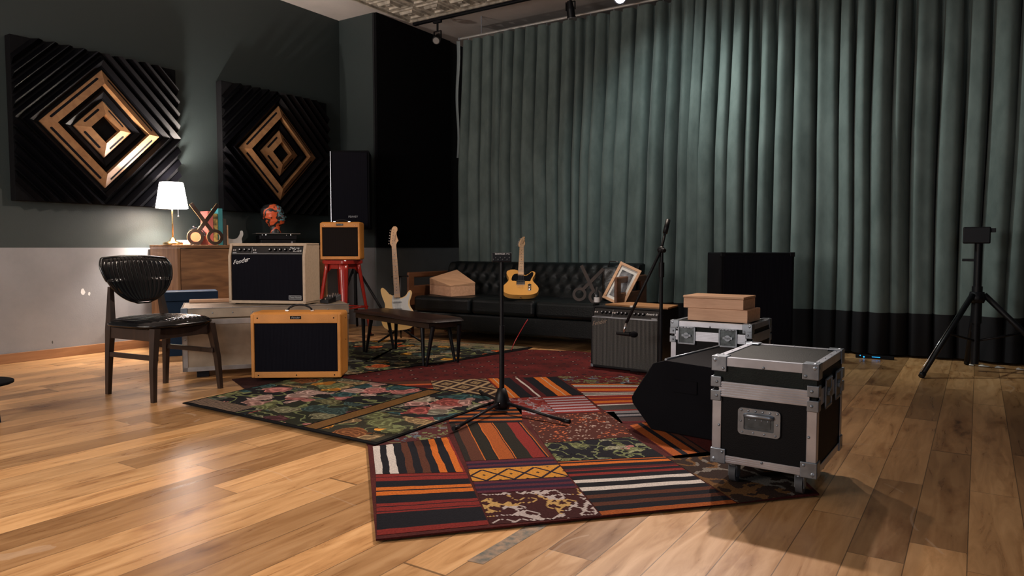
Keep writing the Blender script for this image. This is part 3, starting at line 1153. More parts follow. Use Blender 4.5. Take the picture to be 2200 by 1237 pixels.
S_ = {
'white_stripes': stripes('kilim_white_stripes', 0, [(8, WHT), (8, BLK), (9, WHT), (10, BLK), (9, BRN), (9, BLK), (9, BRN), (9, BLK), (8, ORG), (10, BLK), (8, ORG), (3, RED)], 0.03),
'red_stripes': stripes('kilim_red_stripes', 1, [(4, RED), (1, BLK), (6, RED), (10, BLK), (5, ORG), (1.5, BLK), (6, ORG), (11, BLK), (4, RED), (1, BLK), (5, RED), (1, BLK), (2, RED), (19, BLK), (6, RED)], 0.012),
'brown_stripes': stripes('kilim_brown_stripes', 0, [(6, (0.02, 0.016, 0.014)), (13, BRN), (1, ORG), (13, (0.018, 0.016, 0.012)), (1, BLK), (1, ORG), (15, DORG), (1, BLK), (1, ORG), (16, (0.018, 0.016, 0.012)), (14, RED), (2, BLK), (1, ORG), (3, BRN)], 0.02),
'yellow_band': stripes('kilim_plum_stripes', 1, [(6, PUR), (5, (0.02, 0.012, 0.03)), (5, PUR), (5, (0.02, 0.012, 0.03)), (28, YEL), (3, BLK), (5, PUR), (5, (0.02, 0.012, 0.03)), (5, PUR), (5, (0.02, 0.012, 0.03)), (5, PUR)], 0.01),
'maroon_orn': ornament('kilim_maroon_scrolls', (0.045, 0.012, 0.012), (0.45, 0.28, 0.1), (0.42, 0.36, 0.34), 14, 0.13),
'floral_black': floral('kilim_green_leaves', BLK, [GRN, (0.2, 0.22, 0.12), PNK, BLK, GRN, (0.26, 0.26, 0.18)], 13, 0.50, 1.3),
'long_stripes': stripes('kilim_long_stripes', 1, [(2, DORG), (3, BLK), (5, ORG), (7, BLK), (4, DRED), (2, RED), (5, BLK), (5, RED), (8, BLK), (6, WHT), (8, BLK), (7, WHT), (7, BLK), (6, BRN), (7, BLK), (6, BRN), (8, BLK), (6, DORG)], 0.012),
'dark_orn': ornament('kilim_dark_border', (0.030, 0.018, 0.014), (0.13, 0.065, 0.025), (0.16, 0.14, 0.12), 9, 0.2),
'orange_diag': stripes('kilim_orange_diagonals', 0, [(1, DRED), (5, DORG), (3, BLK), (5, DORG), (2, BLK), (3, BRN), (1, BLK)], 0.01),
'red_orn': ornament('kilim_red_motifs', (0.062, 0.018, 0.013), (0.45, 0.12, 0.05), (0.36, 0.27, 0.22), 19, 0.055),
'blue_red': floral('kilim_blue_and_red', (0.20, 0.03, 0.025), [(0.16, 0.18, 0.22), RED, (0.3, 0.27, 0.29), TEAL, RED], 12, 0.52, 4.1, (0.3, 0.25, 0.28)),
'orange_vert': stripes('kilim_orange_wide', 0, [(2, RED), (5, ORG), (1.5, CRM), (5, ORG), (2, BLK), (13, BLK), (7, DRED), (2.5, WHT), (7, DRED), (13, BLK), (2, ORG), (6, ORG), (1.5, CRM), (6, ORG), (2, BLK), (12, BLK)], 0.02),
'orange_horiz': stripes('kilim_orange_bands', 1, [(2, ORG), (1, BLK), (1.5, WHT), (1, BLK), (1.5, WHT), (3, RED), (1, BLK), (6, ORG), (3, RED), (1, WHT), (1.5, BLK), (1.5, WHT), (1.5, BLK), (1.5, WHT), (5, RED), (1.5, ORG), (5, RED), (4, ORG), (3, RED), (2, WHT)], 0.008),
'blue_strip': floral('kilim_blue_motifs', DRED, [(0.10, 0.14, 0.18), GRN, (0.2, 0.26, 0.3), RED], 14, 0.5, 2.2),
'grey_strip': stripes('kilim_grey_strip', 1, [(8, (0.05, 0.045, 0.045)), (2, RED), (4, GRY), (2, BLK), (3, GRY), (2, BLK), (6, (0.045, 0.03, 0.03)), (3, DRED)], 0.01),
'orange_lines': stripes('kilim_orange_thin', 1, [(4, BLK), (4, DORG), (5, BLK), (4, DORG), (5, BLK), (4, DORG), (5, BLK), (4, DORG), (4, BLK)], 0.02),
'blue_small': floral('kilim_blue_corner', (0.07, 0.02, 0.02), [(0.09, 0.12, 0.14), GRY, RED, GRN], 12, 0.52, 6.6),
'lattice': lattice('kilim_lattice', (0.035, 0.02, 0.018), (0.36, 0.25, 0.14), 2.0, 2.4, 0.17, (0.30, 0.2, 0.1)),
'red_lines': stripes('kilim_red_lines', 1, [(6, BRN), (3, (0.45, 0.09, 0.03)), (6, DRED), (3, (0.45, 0.09, 0.03)), (6, DRED), (3, (0.45, 0.09, 0.03)), (8, DRED)], 0.01),
}
# yellow band carries a black lattice; give it a second look as patches of its own
q = P['yellow_band']
V2 = [Vector(a) for a in q]
yb = []
for t0, t1 in ((0.32, 0.66),):
    a = V2[0].lerp(V2[3], t0); b = V2[1].lerp(V2[2], t0); c = V2[1].lerp(V2[2], t1); d = V2[0].lerp(V2[3], t1)
    yb = [tuple(a), tuple(b), tuple(c), tuple(d)]
S_['yb'] = lattice('kilim_yellow_lattice', YEL, (0.02, 0.012, 0.02), 3.5, 1.0, 0.13, YEL, (0.03, 0.02, 0.02))
outB = [(-1.512, 1.552), (-0.455, 2.725), (-0.78, 3.29), (-1.05, 3.75), (-1.60, 4.30), (-1.93, 4.58), (-2.42, 4.27), (-2.80, 3.95), (-3.04, 3.67), (-3.42, 3.35), (-3.1, 2.95), (-2.27, 2.285)]
order = [k for k in P]
pl = [(P[k], S_[k]) for k in order]
qb = [Vector(a) for a in P['blue_red']]
qs = [tuple(qb[0].lerp(qb[1], 0.42)), tuple(qb[0].lerp(qb[1], 0.97)), tuple(qb[3].lerp(qb[2], 0.97)), tuple(qb[3].lerp(qb[2], 0.42))]
pl[order.index('blue_red')] = ([tuple(qb[0]), qs[0], qs[3], tuple(qb[3])], S_['blue_red'])
pl.append((qs, stripes('kilim_pale_bars', 1, [(3, RED), (3, (0.34, 0.27, 0.30))] * 6 + [(3, RED)], 0.01)))
base_dark_red = plainrug('kilim_seams', (0.085, 0.018, 0.016), (0.05, 0.012, 0.012), False)
oB = rug('patchwork_rug', outB, pl, base_dark_red, 0.0065, 0.0125, 'large patchwork kilim rug of red, orange and black striped squares in the middle')
g = G()
# (the lattice band is woven into the same rug: add its face to the rug mesh)
bm = bmesh.new()
bm.from_mesh(oB.data)
lay = bm.loops.layers.uv.verify()
oB.data.materials.append(S_['yb'])
mi = len(oB.data.materials) - 1
fn = quad_fn(yb, 0.0146)
N_ = 6
rows = [[bm.verts.new(fn(i / N_, j / N_)) for i in range(N_ + 1)] for j in range(N_ + 1)]
for j in range(N_):
    for i in range(N_):
        f = bm.faces.new([rows[j][i], rows[j][i + 1], rows[j + 1][i + 1], rows[j + 1][i]])
        f.material_index = mi
        for lp, (a, b) in zip(f.loops, ((i, j), (i + 1, j), (i + 1, j + 1), (i, j + 1))):
            lp[lay].uv = (a / N_, b / N_)
        f.normal_update()
        if f.normal.z < 0:
            f.normal_flip()
bm.to_mesh(oB.data)
bm.free()
g.bm.free()

# flowered rug, left, over the patchwork
A0, A1, A2, A3 = (-3.76, 2.325), (-2.235, 2.30), (-2.295, 3.44), (-3.87, 3.36)


def bl(u, v):
    a = Vector(A0).lerp(Vector(A1), u)
    b = Vector(A3).lerp(Vector(A2), u)
    p = a.lerp(b, v)
    return (p.x, p.y)


FL = floral('rug_pink_flowers', (0.012, 0.012, 0.014), [PNK, (0.34, 0.20, 0.17), (0.08, 0.10, 0.08), (0.42, 0.30, 0.26), TEAL, GRN], 6.0, 0.67, 0.0)
FL2 = floral('rug_green_flowers', (0.020, 0.022, 0.014), [(0.14, 0.14, 0.07), PNK, (0.045, 0.08, 0.075), (0.09, 0.035, 0.04), (0.2, 0.2, 0.12)], 7, 0.68, 3.0)
FL3 = floral('rug_pale_flowers', (0.014, 0.014, 0.016), [(0.44, 0.26, 0.23), (0.22, 0.21, 0.16), TEAL, (0.36, 0.32, 0.24), (0.30, 0.08, 0.07)], 6, 0.67, 7.7)
FL4 = floral('rug_gold_flowers', (0.03, 0.028, 0.018), [YEL, (0.12, 0.13, 0.09), (0.28, 0.2, 0.1), GRN, (0.2, 0.08, 0.03)], 6.5, 0.66, 9.1)
BRD = lattice('rug_gold_border', (0.020, 0.014, 0.012), (0.22, 0.11, 0.03), 14, 1, 0.3, (0.2, 0.09, 0.03))
HER = stripes('rug_tan_feathers', 1, [(2, (0.2, 0.14, 0.1)), (1, BLK)] * 9, 0.1)


def sub(u0, u1, v0, v1):
    return [bl(u0, v1), bl(u1, v1), bl(u1, v0), bl(u0, v0)]


pa = [(sub(0.01, 0.30, 0.02, 0.14), HER), (sub(0.01, 0.36, 0.14, 0.62), FL), (sub(0.30, 0.36, 0.02, 0.14), FL3), (sub(0.36, 0.655, 0.02, 0.50), FL2), (sub(0.66, 0.72, 0.02, 0.97), BRD),
      (sub(0.73, 0.99, 0.02, 0.42), FL4), (sub(0.73, 0.99, 0.42, 0.98), FL3), (sub(0.01, 0.36, 0.62, 0.98), FL4), (sub(0.36, 0.655, 0.50, 0.98), FL)]
rug('flowered_rug', [A0, A1, A2, A3], pa, M['foam'], 0.0150, 0.0205, 'dark flowered rug with pink roses beneath the large orange amplifier')

# dark red field rug and the flowered one behind it
RC = plainrug('rug_deep_red', (0.115, 0.018, 0.018), (0.06, 0.012, 0.012))
rug('red_rug', [(-3.62, 3.16), (-3.05, 3.69), (-2.80, 3.99), (-2.42, 4.31), (-1.93, 4.62), (-1.75, 4.9), (-2.15, 5.36), (-2.9, 5.44), (-3.30, 5.28), (-3.44, 4.27), (-3.75, 3.44)], [], RC, 0.0, 0.006,
    'deep red rug with small dots between the bench and the grey amplifier')
FB = floral('rug_bright_flowers', (0.018, 0.018, 0.018), [(0.45, 0.10, 0.03), (0.30, 0.24, 0.14), (0.05, 0.09, 0.08), (0.5, 0.25, 0.04), (0.2, 0.2, 0.13), (0.12, 0.14, 0.12)], 6.5, 0.56, 5.2)
FT = floral('rug_tan_border', (0.16, 0.135, 0.085), [(0.22, 0.18, 0.11), (0.10, 0.11, 0.07), (0.3, 0.2, 0.11)], 8, 0.6, 2.7)
rug('bright_flowered_rug', [(-5.15, 4.60), (-4.60, 5.30), (-3.34, 5.45), (-3.31, 5.29), (-3.46, 4.27), (-3.70, 3.42), (-3.86, 3.76), (-4.36, 4.13)],
    [([(-4.62, 5.27), (-3.36, 5.42), (-3.42, 5.12), (-4.5, 5.0)], FT), ([(-4.5, 5.0), (-3.42, 5.12), (-3.50, 4.28), (-4.0, 4.0)], FB), ([(-5.1, 4.62), (-4.62, 5.25), (-4.0, 4.12), (-4.36, 4.15)], FB), ([(-4.34, 4.13), (-4.0, 4.02), (-3.52, 4.2), (-3.70, 3.46)], FB)],
    M['foam'], 0.0, 0.006, 'flowered rug in orange, green and tan under the long bench')
rug('black_bordered_rug', [(-4.24, 2.985), (-3.82, 2.80), (-3.80, 3.3), (-4.1, 3.35)], [], plainrug('rug_wine', (0.05, 0.02, 0.02), (0.02, 0.012, 0.012), False), 0.0, 0.005,
    'corner of a dark wine rug showing left of the large orange amplifier')

# worn strip of patterned tape on the boards
tp = G()
tp.grid(lambda u, v: (-1.205 + 0.052 * u + 0.01 * v, 1.605 + 0.36 * v + 0.006 * u, 0.0008), 4, 12)
tag(tp.done('floor_tape', mat('worn_green_tape', (0.10, 0.10, 0.08), 0.7, color2=(0.34, 0.22, 0.13), nscale=38), fixn=True),
    'worn mottled strip of tape stuck to the boards below the patchwork rug', 'tape')


# ================================================================== FLIGHT CASES
RIV = {}


def rivet(parent, c, r, sc=(1, 0.6, 1), m=None, name='rivet'):
    key = (r, sc, name)
    if key not in RIV:
        o = G().ball((0, 0, 0), r, sc=sc, n=10).done(name, m or M['steel'], parent)
        RIV[key] = o
    else:
        o = RIV[key].copy()
        col.objects.link(o)
        o.parent = parent
    o.location = c
    return o


def flight_case(name, label, loc, rz, w_, d, zb, h, lid, caster=True, latches=False, handle=True):
    t = thing(name, label, 'flight case', loc, rz, 'silver edged flight cases')
    X, Y = w_ / 2, d / 2
    z0, z1 = zb, zb + h
    zl = z1 - lid
    e = 0.034
    G().box(-X + 0.004, X - 0.004, -Y + 0.004, Y - 0.004, z0 + 0.004, zl - 0.002).done('body', M['laminate'], t)
    G().box(-X + 0.004, X - 0.004, -Y + 0.004, Y - 0.004, zl, z1 - 0.003, 0, 0).done('lid', M['lidlam'], t)
    # edge extrusions: L shaped strips along every edge
    gg = G()

    def strip(x0, x1, y0, y1, za, zb_):
        gg.box(x0, x1, y0, y1, za, zb_, 0.0015, 0, 1)
    tk = 0.003
    for sx in (-1, 1):
        for sy in (-1, 1):
            xo, yo = sx * X, sy * Y
            strip(min(xo, xo - sx * e), max(xo, xo - sx * e), min(yo, yo - sy * tk), max(yo, yo - sy * tk), z0 + 0.02, zl - 0.036)
            strip(min(xo, xo - sx * tk), max(xo, xo - sx * tk), min(yo, yo - sy * e), max(yo, yo - sy * e), z0 + 0.02, zl - 0.036)
    for sy in (-1, 1):
        yo = sy * Y
        ya, yb_ = min(yo, yo - sy * tk), max(yo, yo - sy * tk)
        strip(-X + 0.03, X - 0.03, ya, yb_, z0, z0 + 0.028)
        strip(-X + 0.03, X - 0.03, ya, yb_, z1 - 0.032, z1)
        y2 = yo - sy * 0.026
        strip(-X + 0.02, X - 0.02, min(yo, y2), max(yo, y2), z1 - 0.003, z1 + 0.0005)
    for sx in (-1, 1):
        xo = sx * X
        xa, xb_ = min(xo, xo - sx * tk), max(xo, xo - sx * tk)
        strip(xa, xb_, -Y + 0.03, Y - 0.03, z0, z0 + 0.028)
        strip(xa, xb_, -Y + 0.03, Y - 0.03, z1 - 0.032, z1)
        x2 = xo - sx * 0.026
        strip(min(xo, x2), max(xo, x2), -Y + 0.02, Y - 0.02, z1 - 0.003, z1 + 0.0005)
    # fine ribs on the wide front strips
    for k in range(3):
        zz = z0 + 0.007 + k * 0.007
        gg.box(-X + 0.03, X - 0.03, -Y - 0.0012, -Y, zz, zz + 0.003)
    gg.done('edge_strip', M['alu'], t)
    gg = G()
    zc = zl
    for sy in (-1, 1):
        yo = sy * Y
        gg.box(-X + 0.026, X - 0.026, min(yo, yo + sy * 0.003), max(yo, yo + sy * 0.003), zc - 0.030, zc + 0.026)
        for k in range(6):
            zz = zc - 0.027 + k * 0.009
            gg.box(-X + 0.026, X - 0.026, min(yo + sy * 0.003, yo + sy * 0.0062), max(yo + sy * 0.003, yo + sy * 0.0062), zz, zz + 0.0045)
    for sx in (-1, 1):
        xo = sx * X
        gg.box(min(xo, xo + sx * 0.003), max(xo, xo + sx * 0.003), -Y + 0.026, Y - 0.026, zc - 0.030, zc + 0.026)
    gg.done('joint_band', M['alu'], t)
    # steel corners
    for sx in (-1, 1):
        for sy in (-1, 1):
            for zz, up in ((z0, 1), (z1, -1)):
                gg = G()
                c = Vector((sx * X, sy * Y, zz))
                s_ = 0.052
                k = 0.0045
                xa = sorted((c.x + sx * k, c.x - sx * s_))
                ya = sorted((c.y + sy * k, c.y - sy * s_))
                za = sorted((c.z - up * k, c.z + up * s_))
                gg.box(*xa, *sorted((c.y + sy * k, c.y - sy * 0.001)), *za, 0.003)
                gg.box(*sorted((c.x + sx * k, c.x - sx * 0.001)), *ya, *za, 0.003)
                gg.box(*xa, *ya, *sorted((c.z - up * k, c.z + up * 0.001)), 0.003)
                gg.ball((c.x - sx * 0.010, c.y - sy * 0.010, c.z + up * 0.010), 0.017)
                gg.ball((c.x - sx * 0.040, c.y + sy * k, c.z + up * 0.040), 0.006, sc=(1, 0.6, 1))
                gg.done('ball_corner', M['steel'], t)
            gg = G()
            for dz in (-0.048, 0.004):
                xa = sorted((sx * (X + 0.0055), sx * (X - 0.034)))
                gg.box(*xa, *sorted((sy * (Y + 0.0075), sy * (Y - 0.001))), zc + dz, zc + dz + 0.040, 0.003)
                gg.box(*sorted((sx * (X + 0.0055), sx * (X - 0.001))), *sorted((sy * (Y + 0.0055), sy * (Y - 0.034))), zc + dz, zc + dz + 0.040, 0.003)
                gg.ball((sx * (X - 0.018), sy * (Y + 0.0075), zc + dz + 0.02), 0.006, sc=(1, 0.6, 1))
            gg.done('corner_brace', M['steel'], t)
    zz = (z0 + zl) / 2
    for sx in (-1, 1):
        rivet(t, (sx * (X - 0.026), -Y - 0.001, zz), 0.005)
    rivet(t, (0, -Y - 0.002, z0 + 0.022), 0.005)
    rivet(t, (0, -Y - 0.002, z1 - 0.026), 0.005)
    for k in range(4):
        yy = -Y + 0.08 + (2 * Y - 0.16) * k / 3
        for sx in (-1, 1):
            rivet(t, (sx * (X - 0.014), yy, z1 + 0.0005), 0.004, (1, 1, 0.6))
    for k in range(3):
        rivet(t, (-X + 0.1 + (2 * X - 0.2) * k / 2, Y - 0.012, z1 + 0.0005), 0.004, (1, 1, 0.6))
    if handle:
        hz = z0 + (zl - z0) * 0.60
        hn = thing_part('recessed_handle', t)
        gg = G()
        fr = rrect(0.150, 0.098, 0.014)
        inn = rrect(0.108, 0.060, 0.005)
        y1_ = -Y - 0.004
        A = [gg.v((a - 0.012, y1_, b + hz)) for a, b in fr]
        B = [gg.v((a - 0.012, y1_, b + hz)) for a, b in inn]
        A0_ = [gg.v((a - 0.012, -Y + 0.004, b + hz)) for a, b in fr]
        B0_ = [gg.v((a - 0.012, -Y + 0.0045 - 0.0, b + hz)) for a, b in inn]
        n = len(fr)
        for i in range(n):
            j = (i + 1) % n
            gg.face([A[i], A[j], B[j], B[i]])
            gg.face([A0_[i], A0_[j], A[j], A[i]])
            gg.face([B[i], B[j], B0_[j], B0_[i]])
        gg.done('dish_rim', M['steel'], hn)
        gg = G().box(-0.066, 0.042, -Y - 0.0005, -Y + 0.003, hz - 0.030, hz + 0.030)
        gg.box(-0.052, 0.028, -Y - 0.0022, -Y - 0.0005, hz - 0.020, hz + 0.014, 0.0005)
        gg.done('dish', mat('dark_dish', (0.10, 0.12, 0.135), 0.4, 0.6, noise=0.4, nscale=30), hn)
        gg = G().tube([(-0.062, -Y - 0.004, hz + 0.022), (-0.05, -Y - 0.012, hz + 0.024), (0.026, -Y - 0.012, hz + 0.024), (0.038, -Y - 0.004, hz + 0.022)], 0.008)
        for k in range(6):
            gg.ball((-0.075 + k * 0.0255, -Y - 0.004, hz + 0.040), 0.0045, sc=(1, 0.6, 1))
        for k in range(4):
            gg.ball((-0.070 + k * 0.039, -Y - 0.004, hz - 0.040), 0.004, sc=(1, 0.6, 1))
            gg.ball((-0.046 + k * 0.022, -Y - 0.0025, hz + 0.008), 0.003, sc=(1, 0.6, 1))
        for sx in (-1, 1):
            gg.ball((-0.012 + sx * 0.064, -Y - 0.004, hz), 0.004, sc=(1, 0.6, 1))
        gg.done('grip', M['steel'], hn)
    ls = [(-X * 0.58, -Y - 0.005, 0), (X * 0.45, -Y - 0.005, 0)] if latches else [(X + 0.004, -Y * 0.35, 1), (X + 0.004, Y * 0.45, 1)]
    for lx, ly, side in ls:
        lt = thing_part('butterfly_latch', t)
        gg = G()
        rz_ = PI / 2 if side else 0
        gg.at((lx, ly, zc), (0, 0, rz_))
        gg.box(-0.05, 0.05, -0.003, 0.0, -0.052, 0.052, 0.004)
        gg.done('latch_dish', mat('latch_dish', (0.10, 0.12, 0.13), 0.35, 0.8, noise=0.5, nscale=40), lt)
        gg = G()
        gg.at((lx, ly, zc), (0, 0, rz_))
        for sgn in (-1, 1):
            gg.box(sgn * 0.050 - 0.005, sgn * 0.050 + 0.005, -0.006, 0.0, -0.055, 0.055, 0.002)
            gg.box(-0.055, 0.055, -0.006, 0.0, sgn * 0.050 - 0.005, sgn * 0.050 + 0.005, 0.002)
        gg.box(-0.03, 0.03, -0.012, -0.003, -0.008, 0.008, 0.002)
        gg.cyl((0, -0.012, 0), (0, -0.003, 0), 0.018)
        for k in range(5):
            gg.ball((-0.04 + k * 0.02, -0.006, 0.05), 0.0035)
        gg.done('butterfly', M['steel'], lt)
    if caster:
        for sx in (-1, 1):
            for sy in (-1, 1):
                cx, cy = sx * (X - 0.065), sy * (Y - 0.065)
                cs = thing_part('caster', t)
                gg = G().box(cx - 0.035, cx + 0.035, cy - 0.03, cy + 0.03, z0 - 0.006, z0, 0.001)
                gg.cyl((cx, cy, z0 - 0.02), (cx, cy, z0 - 0.006), 0.02)
                for s2 in (-1, 1):
                    gg.box(cx + s2 * 0.015 - 0.002, cx + s2 * 0.015 + 0.002, cy - 0.014, cy + 0.02, z0 - 0.062, z0 - 0.018, 0.001)
                gg.done('fork', M['steel'], cs)
                rw = (z0 - loc[2]) * 0 + 0.036
                zc_ = rw + (0.0142 if zb > 0.08 else 0.0)
                G().cyl((cx - 0.012, cy + 0.01, zc_), (cx + 0.012, cy + 0.01, zc_), rw, n=24).cyl((cx - 0.014, cy + 0.01, zc_), (cx + 0.014, cy + 0.01, zc_), rw * 0.55, m=1).done(
                    'wheel', [M['rubber'], M['steel']], cs)
    return t


def thing_part(name, parent):
    o = bpy.data.objects.new(name, None)
    o.empty_display_size = 0.05
    col.objects.link(o)
    o.parent = parent
    return o


flight_case('flight_case', 'nearest flight case, a black cube with silver edges and casters on the rug edge', (-0.629, 2.856, 0.0), R(-1.3), 0.369, 0.472, 0.10, 0.394, 0.115)
flight_case('flight_case', 'lower flight case with two latches, carrying the stacked pale wooden boxes', (-1.335, 4.44, 0.0), R(-0.4), 0.49, 0.45, 0.06, 0.39, 0.085, caster=True, latches=True, handle=False)

# two shallow wooden boxes on the far case
b1 = tag(G().box(-0.185, 0.185, -0.13, 0.13, 0, 0.076, 0.003).done('wooden_box', M['boxwood']), 'lower pale wooden box of the pair stacked on the flight case', 'box', 'pale wooden boxes on the flight case')
b1.location = (-1.315, 4.42, 0.4515)
b1.rotation_euler = (0, 0, R(-2))
t = thing('wooden_box', 'upper pale wooden box with a thin lid, on top of the other', 'box', (-1.345, 4.42, 0.5285), R(-1), 'pale wooden boxes on the flight case')
G().box(-0.185, 0.185, -0.125, 0.125, 0, 0.060, 0.002).done('box_body', M['boxwood'], t)
G().box(-0.188, 0.188, -0.128, 0.128, 0.0615, 0.076, 0.003).done('box_lid', M['lightwood'], t)

# ------------------------------------------------------------------ stage monitor wedge
prof = [(-0.16, 0.0), (0.20, 0.0), (0.23, 0.28), (0.19, 0.335), (-0.085, 0.345), (-0.15, 0.325), (-0.27, 0.145), (-0.265, 0.115)]
t = thing('stage_monitor', 'black wedge floor monitor facing the rugs, left of the nearest flight case', 'speaker', (-1.115, 3.53, 0.0165), R(-7))
prof = [(p[0] - 0.0, p[1]) for p in prof]
G().prism(prof, -0.31, 0.31, 'xz', 0, 0.004).done('cabinet', M['blackmatt'], t)
# perforated grille on the sloping face
a, b = Vector((-0.150, 0.325)), Vector((-0.27, 0.145))
n_ = Vector(((b - a).y, -(b - a).x)).normalized()
if n_.x > 0:
    n_ = -n_
gg = G()
q0, q1 = a.lerp(b, 0.06) , a.lerp(b, 0.95)
for u0, u1 in ((-0.29, 0.29),):
    p = [(q0.x, q0.y), (q1.x, q1.y), (q1.x + n_.x * 0.008, q1.y + n_.y * 0.008), (q0.x + n_.x * 0.008, q0.y + n_.y * 0.008)]
    gg.prism(p, u0, u1, 'xz')
gg.done('grille', M['black'], t)
gg = G().tube([(-0.09, -0.30, 0.348), (-0.09, 0.30, 0.348)], 0.006)  # pale rod put in for the highlight along the top edge
gg.done('edge_highlight', M['steel'], t)
gg = G().box(-0.04, 0.08, -0.316, -0.309, 0.20, 0.26, 0.002)
gg.done('side_handle', M['blackmatt'], t)


# ================================================================== AMPLIFIERS
def grille_part(t, x0, x1, y, z0, z1, m, th=0.006):
    return G().box(x0, x1, y, y + th, z0, z1, 0.001).done('grille_cloth', m, t)


def amp_cab(t, w_, d, h, m, fr, fb, ft, bev=0.02, slope=0.0):
    """box shell with a front frame; front at y=-d/2"""
    X, Y = w_ / 2, d / 2
    gg = G()
    # side profile with an optional backward slope at the top
    pr = [(-Y, 0), (Y, 0), (Y, h), (-Y + slope, h), (-Y, h - (0.22 * h if slope else 0.0))]
    if not slope:
        pr = [(-Y, 0), (Y, 0), (Y, h), (-Y, h)]
    # shell: sides, top, bottom, back
    for sx in (-1, 1):
        x0, x1 = sorted((sx * X, sx * (X - fr)))
        gg.prism(pr, x0, x1, 'yz', 0, 0.004)
    gg.box(-X, X, -Y + slope, Y, h - ft, h, 0.006)
    gg.box(-X, X, -Y, Y, 0, fb, 0.006)
    gg.box(-X + 0.01, X - 0.01, Y - 0.02, Y - 0.004, 0.01, h - 0.01)
    return gg


# --- blonde combo on the trunk
t = thing('guitar_amplifier', 'cream covered guitar amplifier with black grille standing on the metal chest', 'amplifier', (-4.377, 3.464, 0.4935), R(24))
w_, d, h = 0.60, 0.245, 0.44
amp_cab(t, w_, d, h, None, 0.022, 0.022, 0.022, slope=0.03).done('cabinet', M['blonde'], t)
Y = d / 2
gg = G()
gg.box(-w_ / 2 + 0.022, w_ / 2 - 0.022, -Y + 0.012, -Y + 0.02, 0.022, h - 0.085, 0.001)
gg.done('grille_cloth', M['grille_black'], t)
# sloping control panel
cp = G()
cp.at((0, -Y + 0.012, h - 0.083), (R(-21), 0, 0))
cp.box(-w_ / 2 + 0.023, w_ / 2 - 0.023, 0, 0.006, 0, 0.062, 0.001)
cpo = cp.done('control_panel', M['paneldark'], t)
kg = []
for k in range(9):
    xx = (-0.205 + 0.036 * k) if k < 3 else (-0.145 + 0.040 * k + 0.045)
    gg = G()
    gg.at((xx if k >= 3 else -0.215 + 0.038 * k, -Y + 0.012, h - 0.083), (R(-21), 0, 0))
    gg.cyl((0, -0.012, 0.036), (0, 0, 0.036), 0.010, 0.013, 14)
    gg.cyl((0, -0.014, 0.036), (0, -0.012, 0.036), 0.0045, m=1)
    gg.done('knob', [M['black'], M['white']], t)
gg = G()
gg.at((0, -Y + 0.010, h - 0.083), (R(-21), 0, 0))
for xx in (-0.262, -0.248, -0.105, -0.09):
    gg.cyl((xx, -0.006, 0.033), (xx, 0, 0.033), 0.006, n=10)
gg.done('input_jacks', M['chrome'], t)
gg = G()
gg.at((0, -Y + 0.0105, h - 0.083), (R(-21), 0, 0))
gg.box(-w_ / 2 + 0.03, w_ / 2 - 0.03, -0.001, 0, 0.006, 0.0085)
for x0_, x1_ in ((-0.27, -0.24), (-0.11, -0.08)):
    gg.box(x0_, x1_, -0.001, 0, 0.012, 0.018)
gg.box(-0.122, -0.120, -0.001, 0, 0.01, 0.055)
gg.done('panel_markings', M['greyprint'], t)
text('panel_script', 'Deluxe', 0.026, M['white'], t, (0.205, -Y + 0.0265, h - 0.038), (R(69), 0, 0), 0.4)
text('panel_script', 'Reverb', 0.022, M['white'], t, (0.232, -Y + 0.0185, h - 0.057), (R(69), 0, 0), 0.4)
text('logo_script', 'Fender', 0.046, M['chrome'], t, (-0.205, -Y + 0.0105, h - 0.132), (R(90), R(-12), 0), 0.45)
gg = G()
for (a, b) in ((-0.262, -0.148), (-0.150, -0.112)):
    gg.ball((a, -Y + 0.010, h + b), 0.004)
gg.done('logo_pins', M['chrome'], t)
gg = G().box(0.165, 0.262, -Y + 0.010, -Y + 0.012, 0.032, 0.060, 0.0005)
gg.done('badge', M['greyprint'], t)
G().box(0.168, 0.259, -Y + 0.009, -Y + 0.0101, 0.035, 0.057).done('badge_face', M['paneldark'], t)
text('badge_text', 'Tone Master', 0.017, M['greyprint'], t, (0.2135, -Y + 0.0088, 0.046), (R(90), 0, 0), 0.2, 0.0003)
for sx in (-1, 1):
    for sy in (-1, 1):
        G().cyl((sx * 0.25, sy * 0.09, -0.006), (sx * 0.25, sy * 0.09, 0.001), 0.014, 0.018).done('foot', M['black'], t)


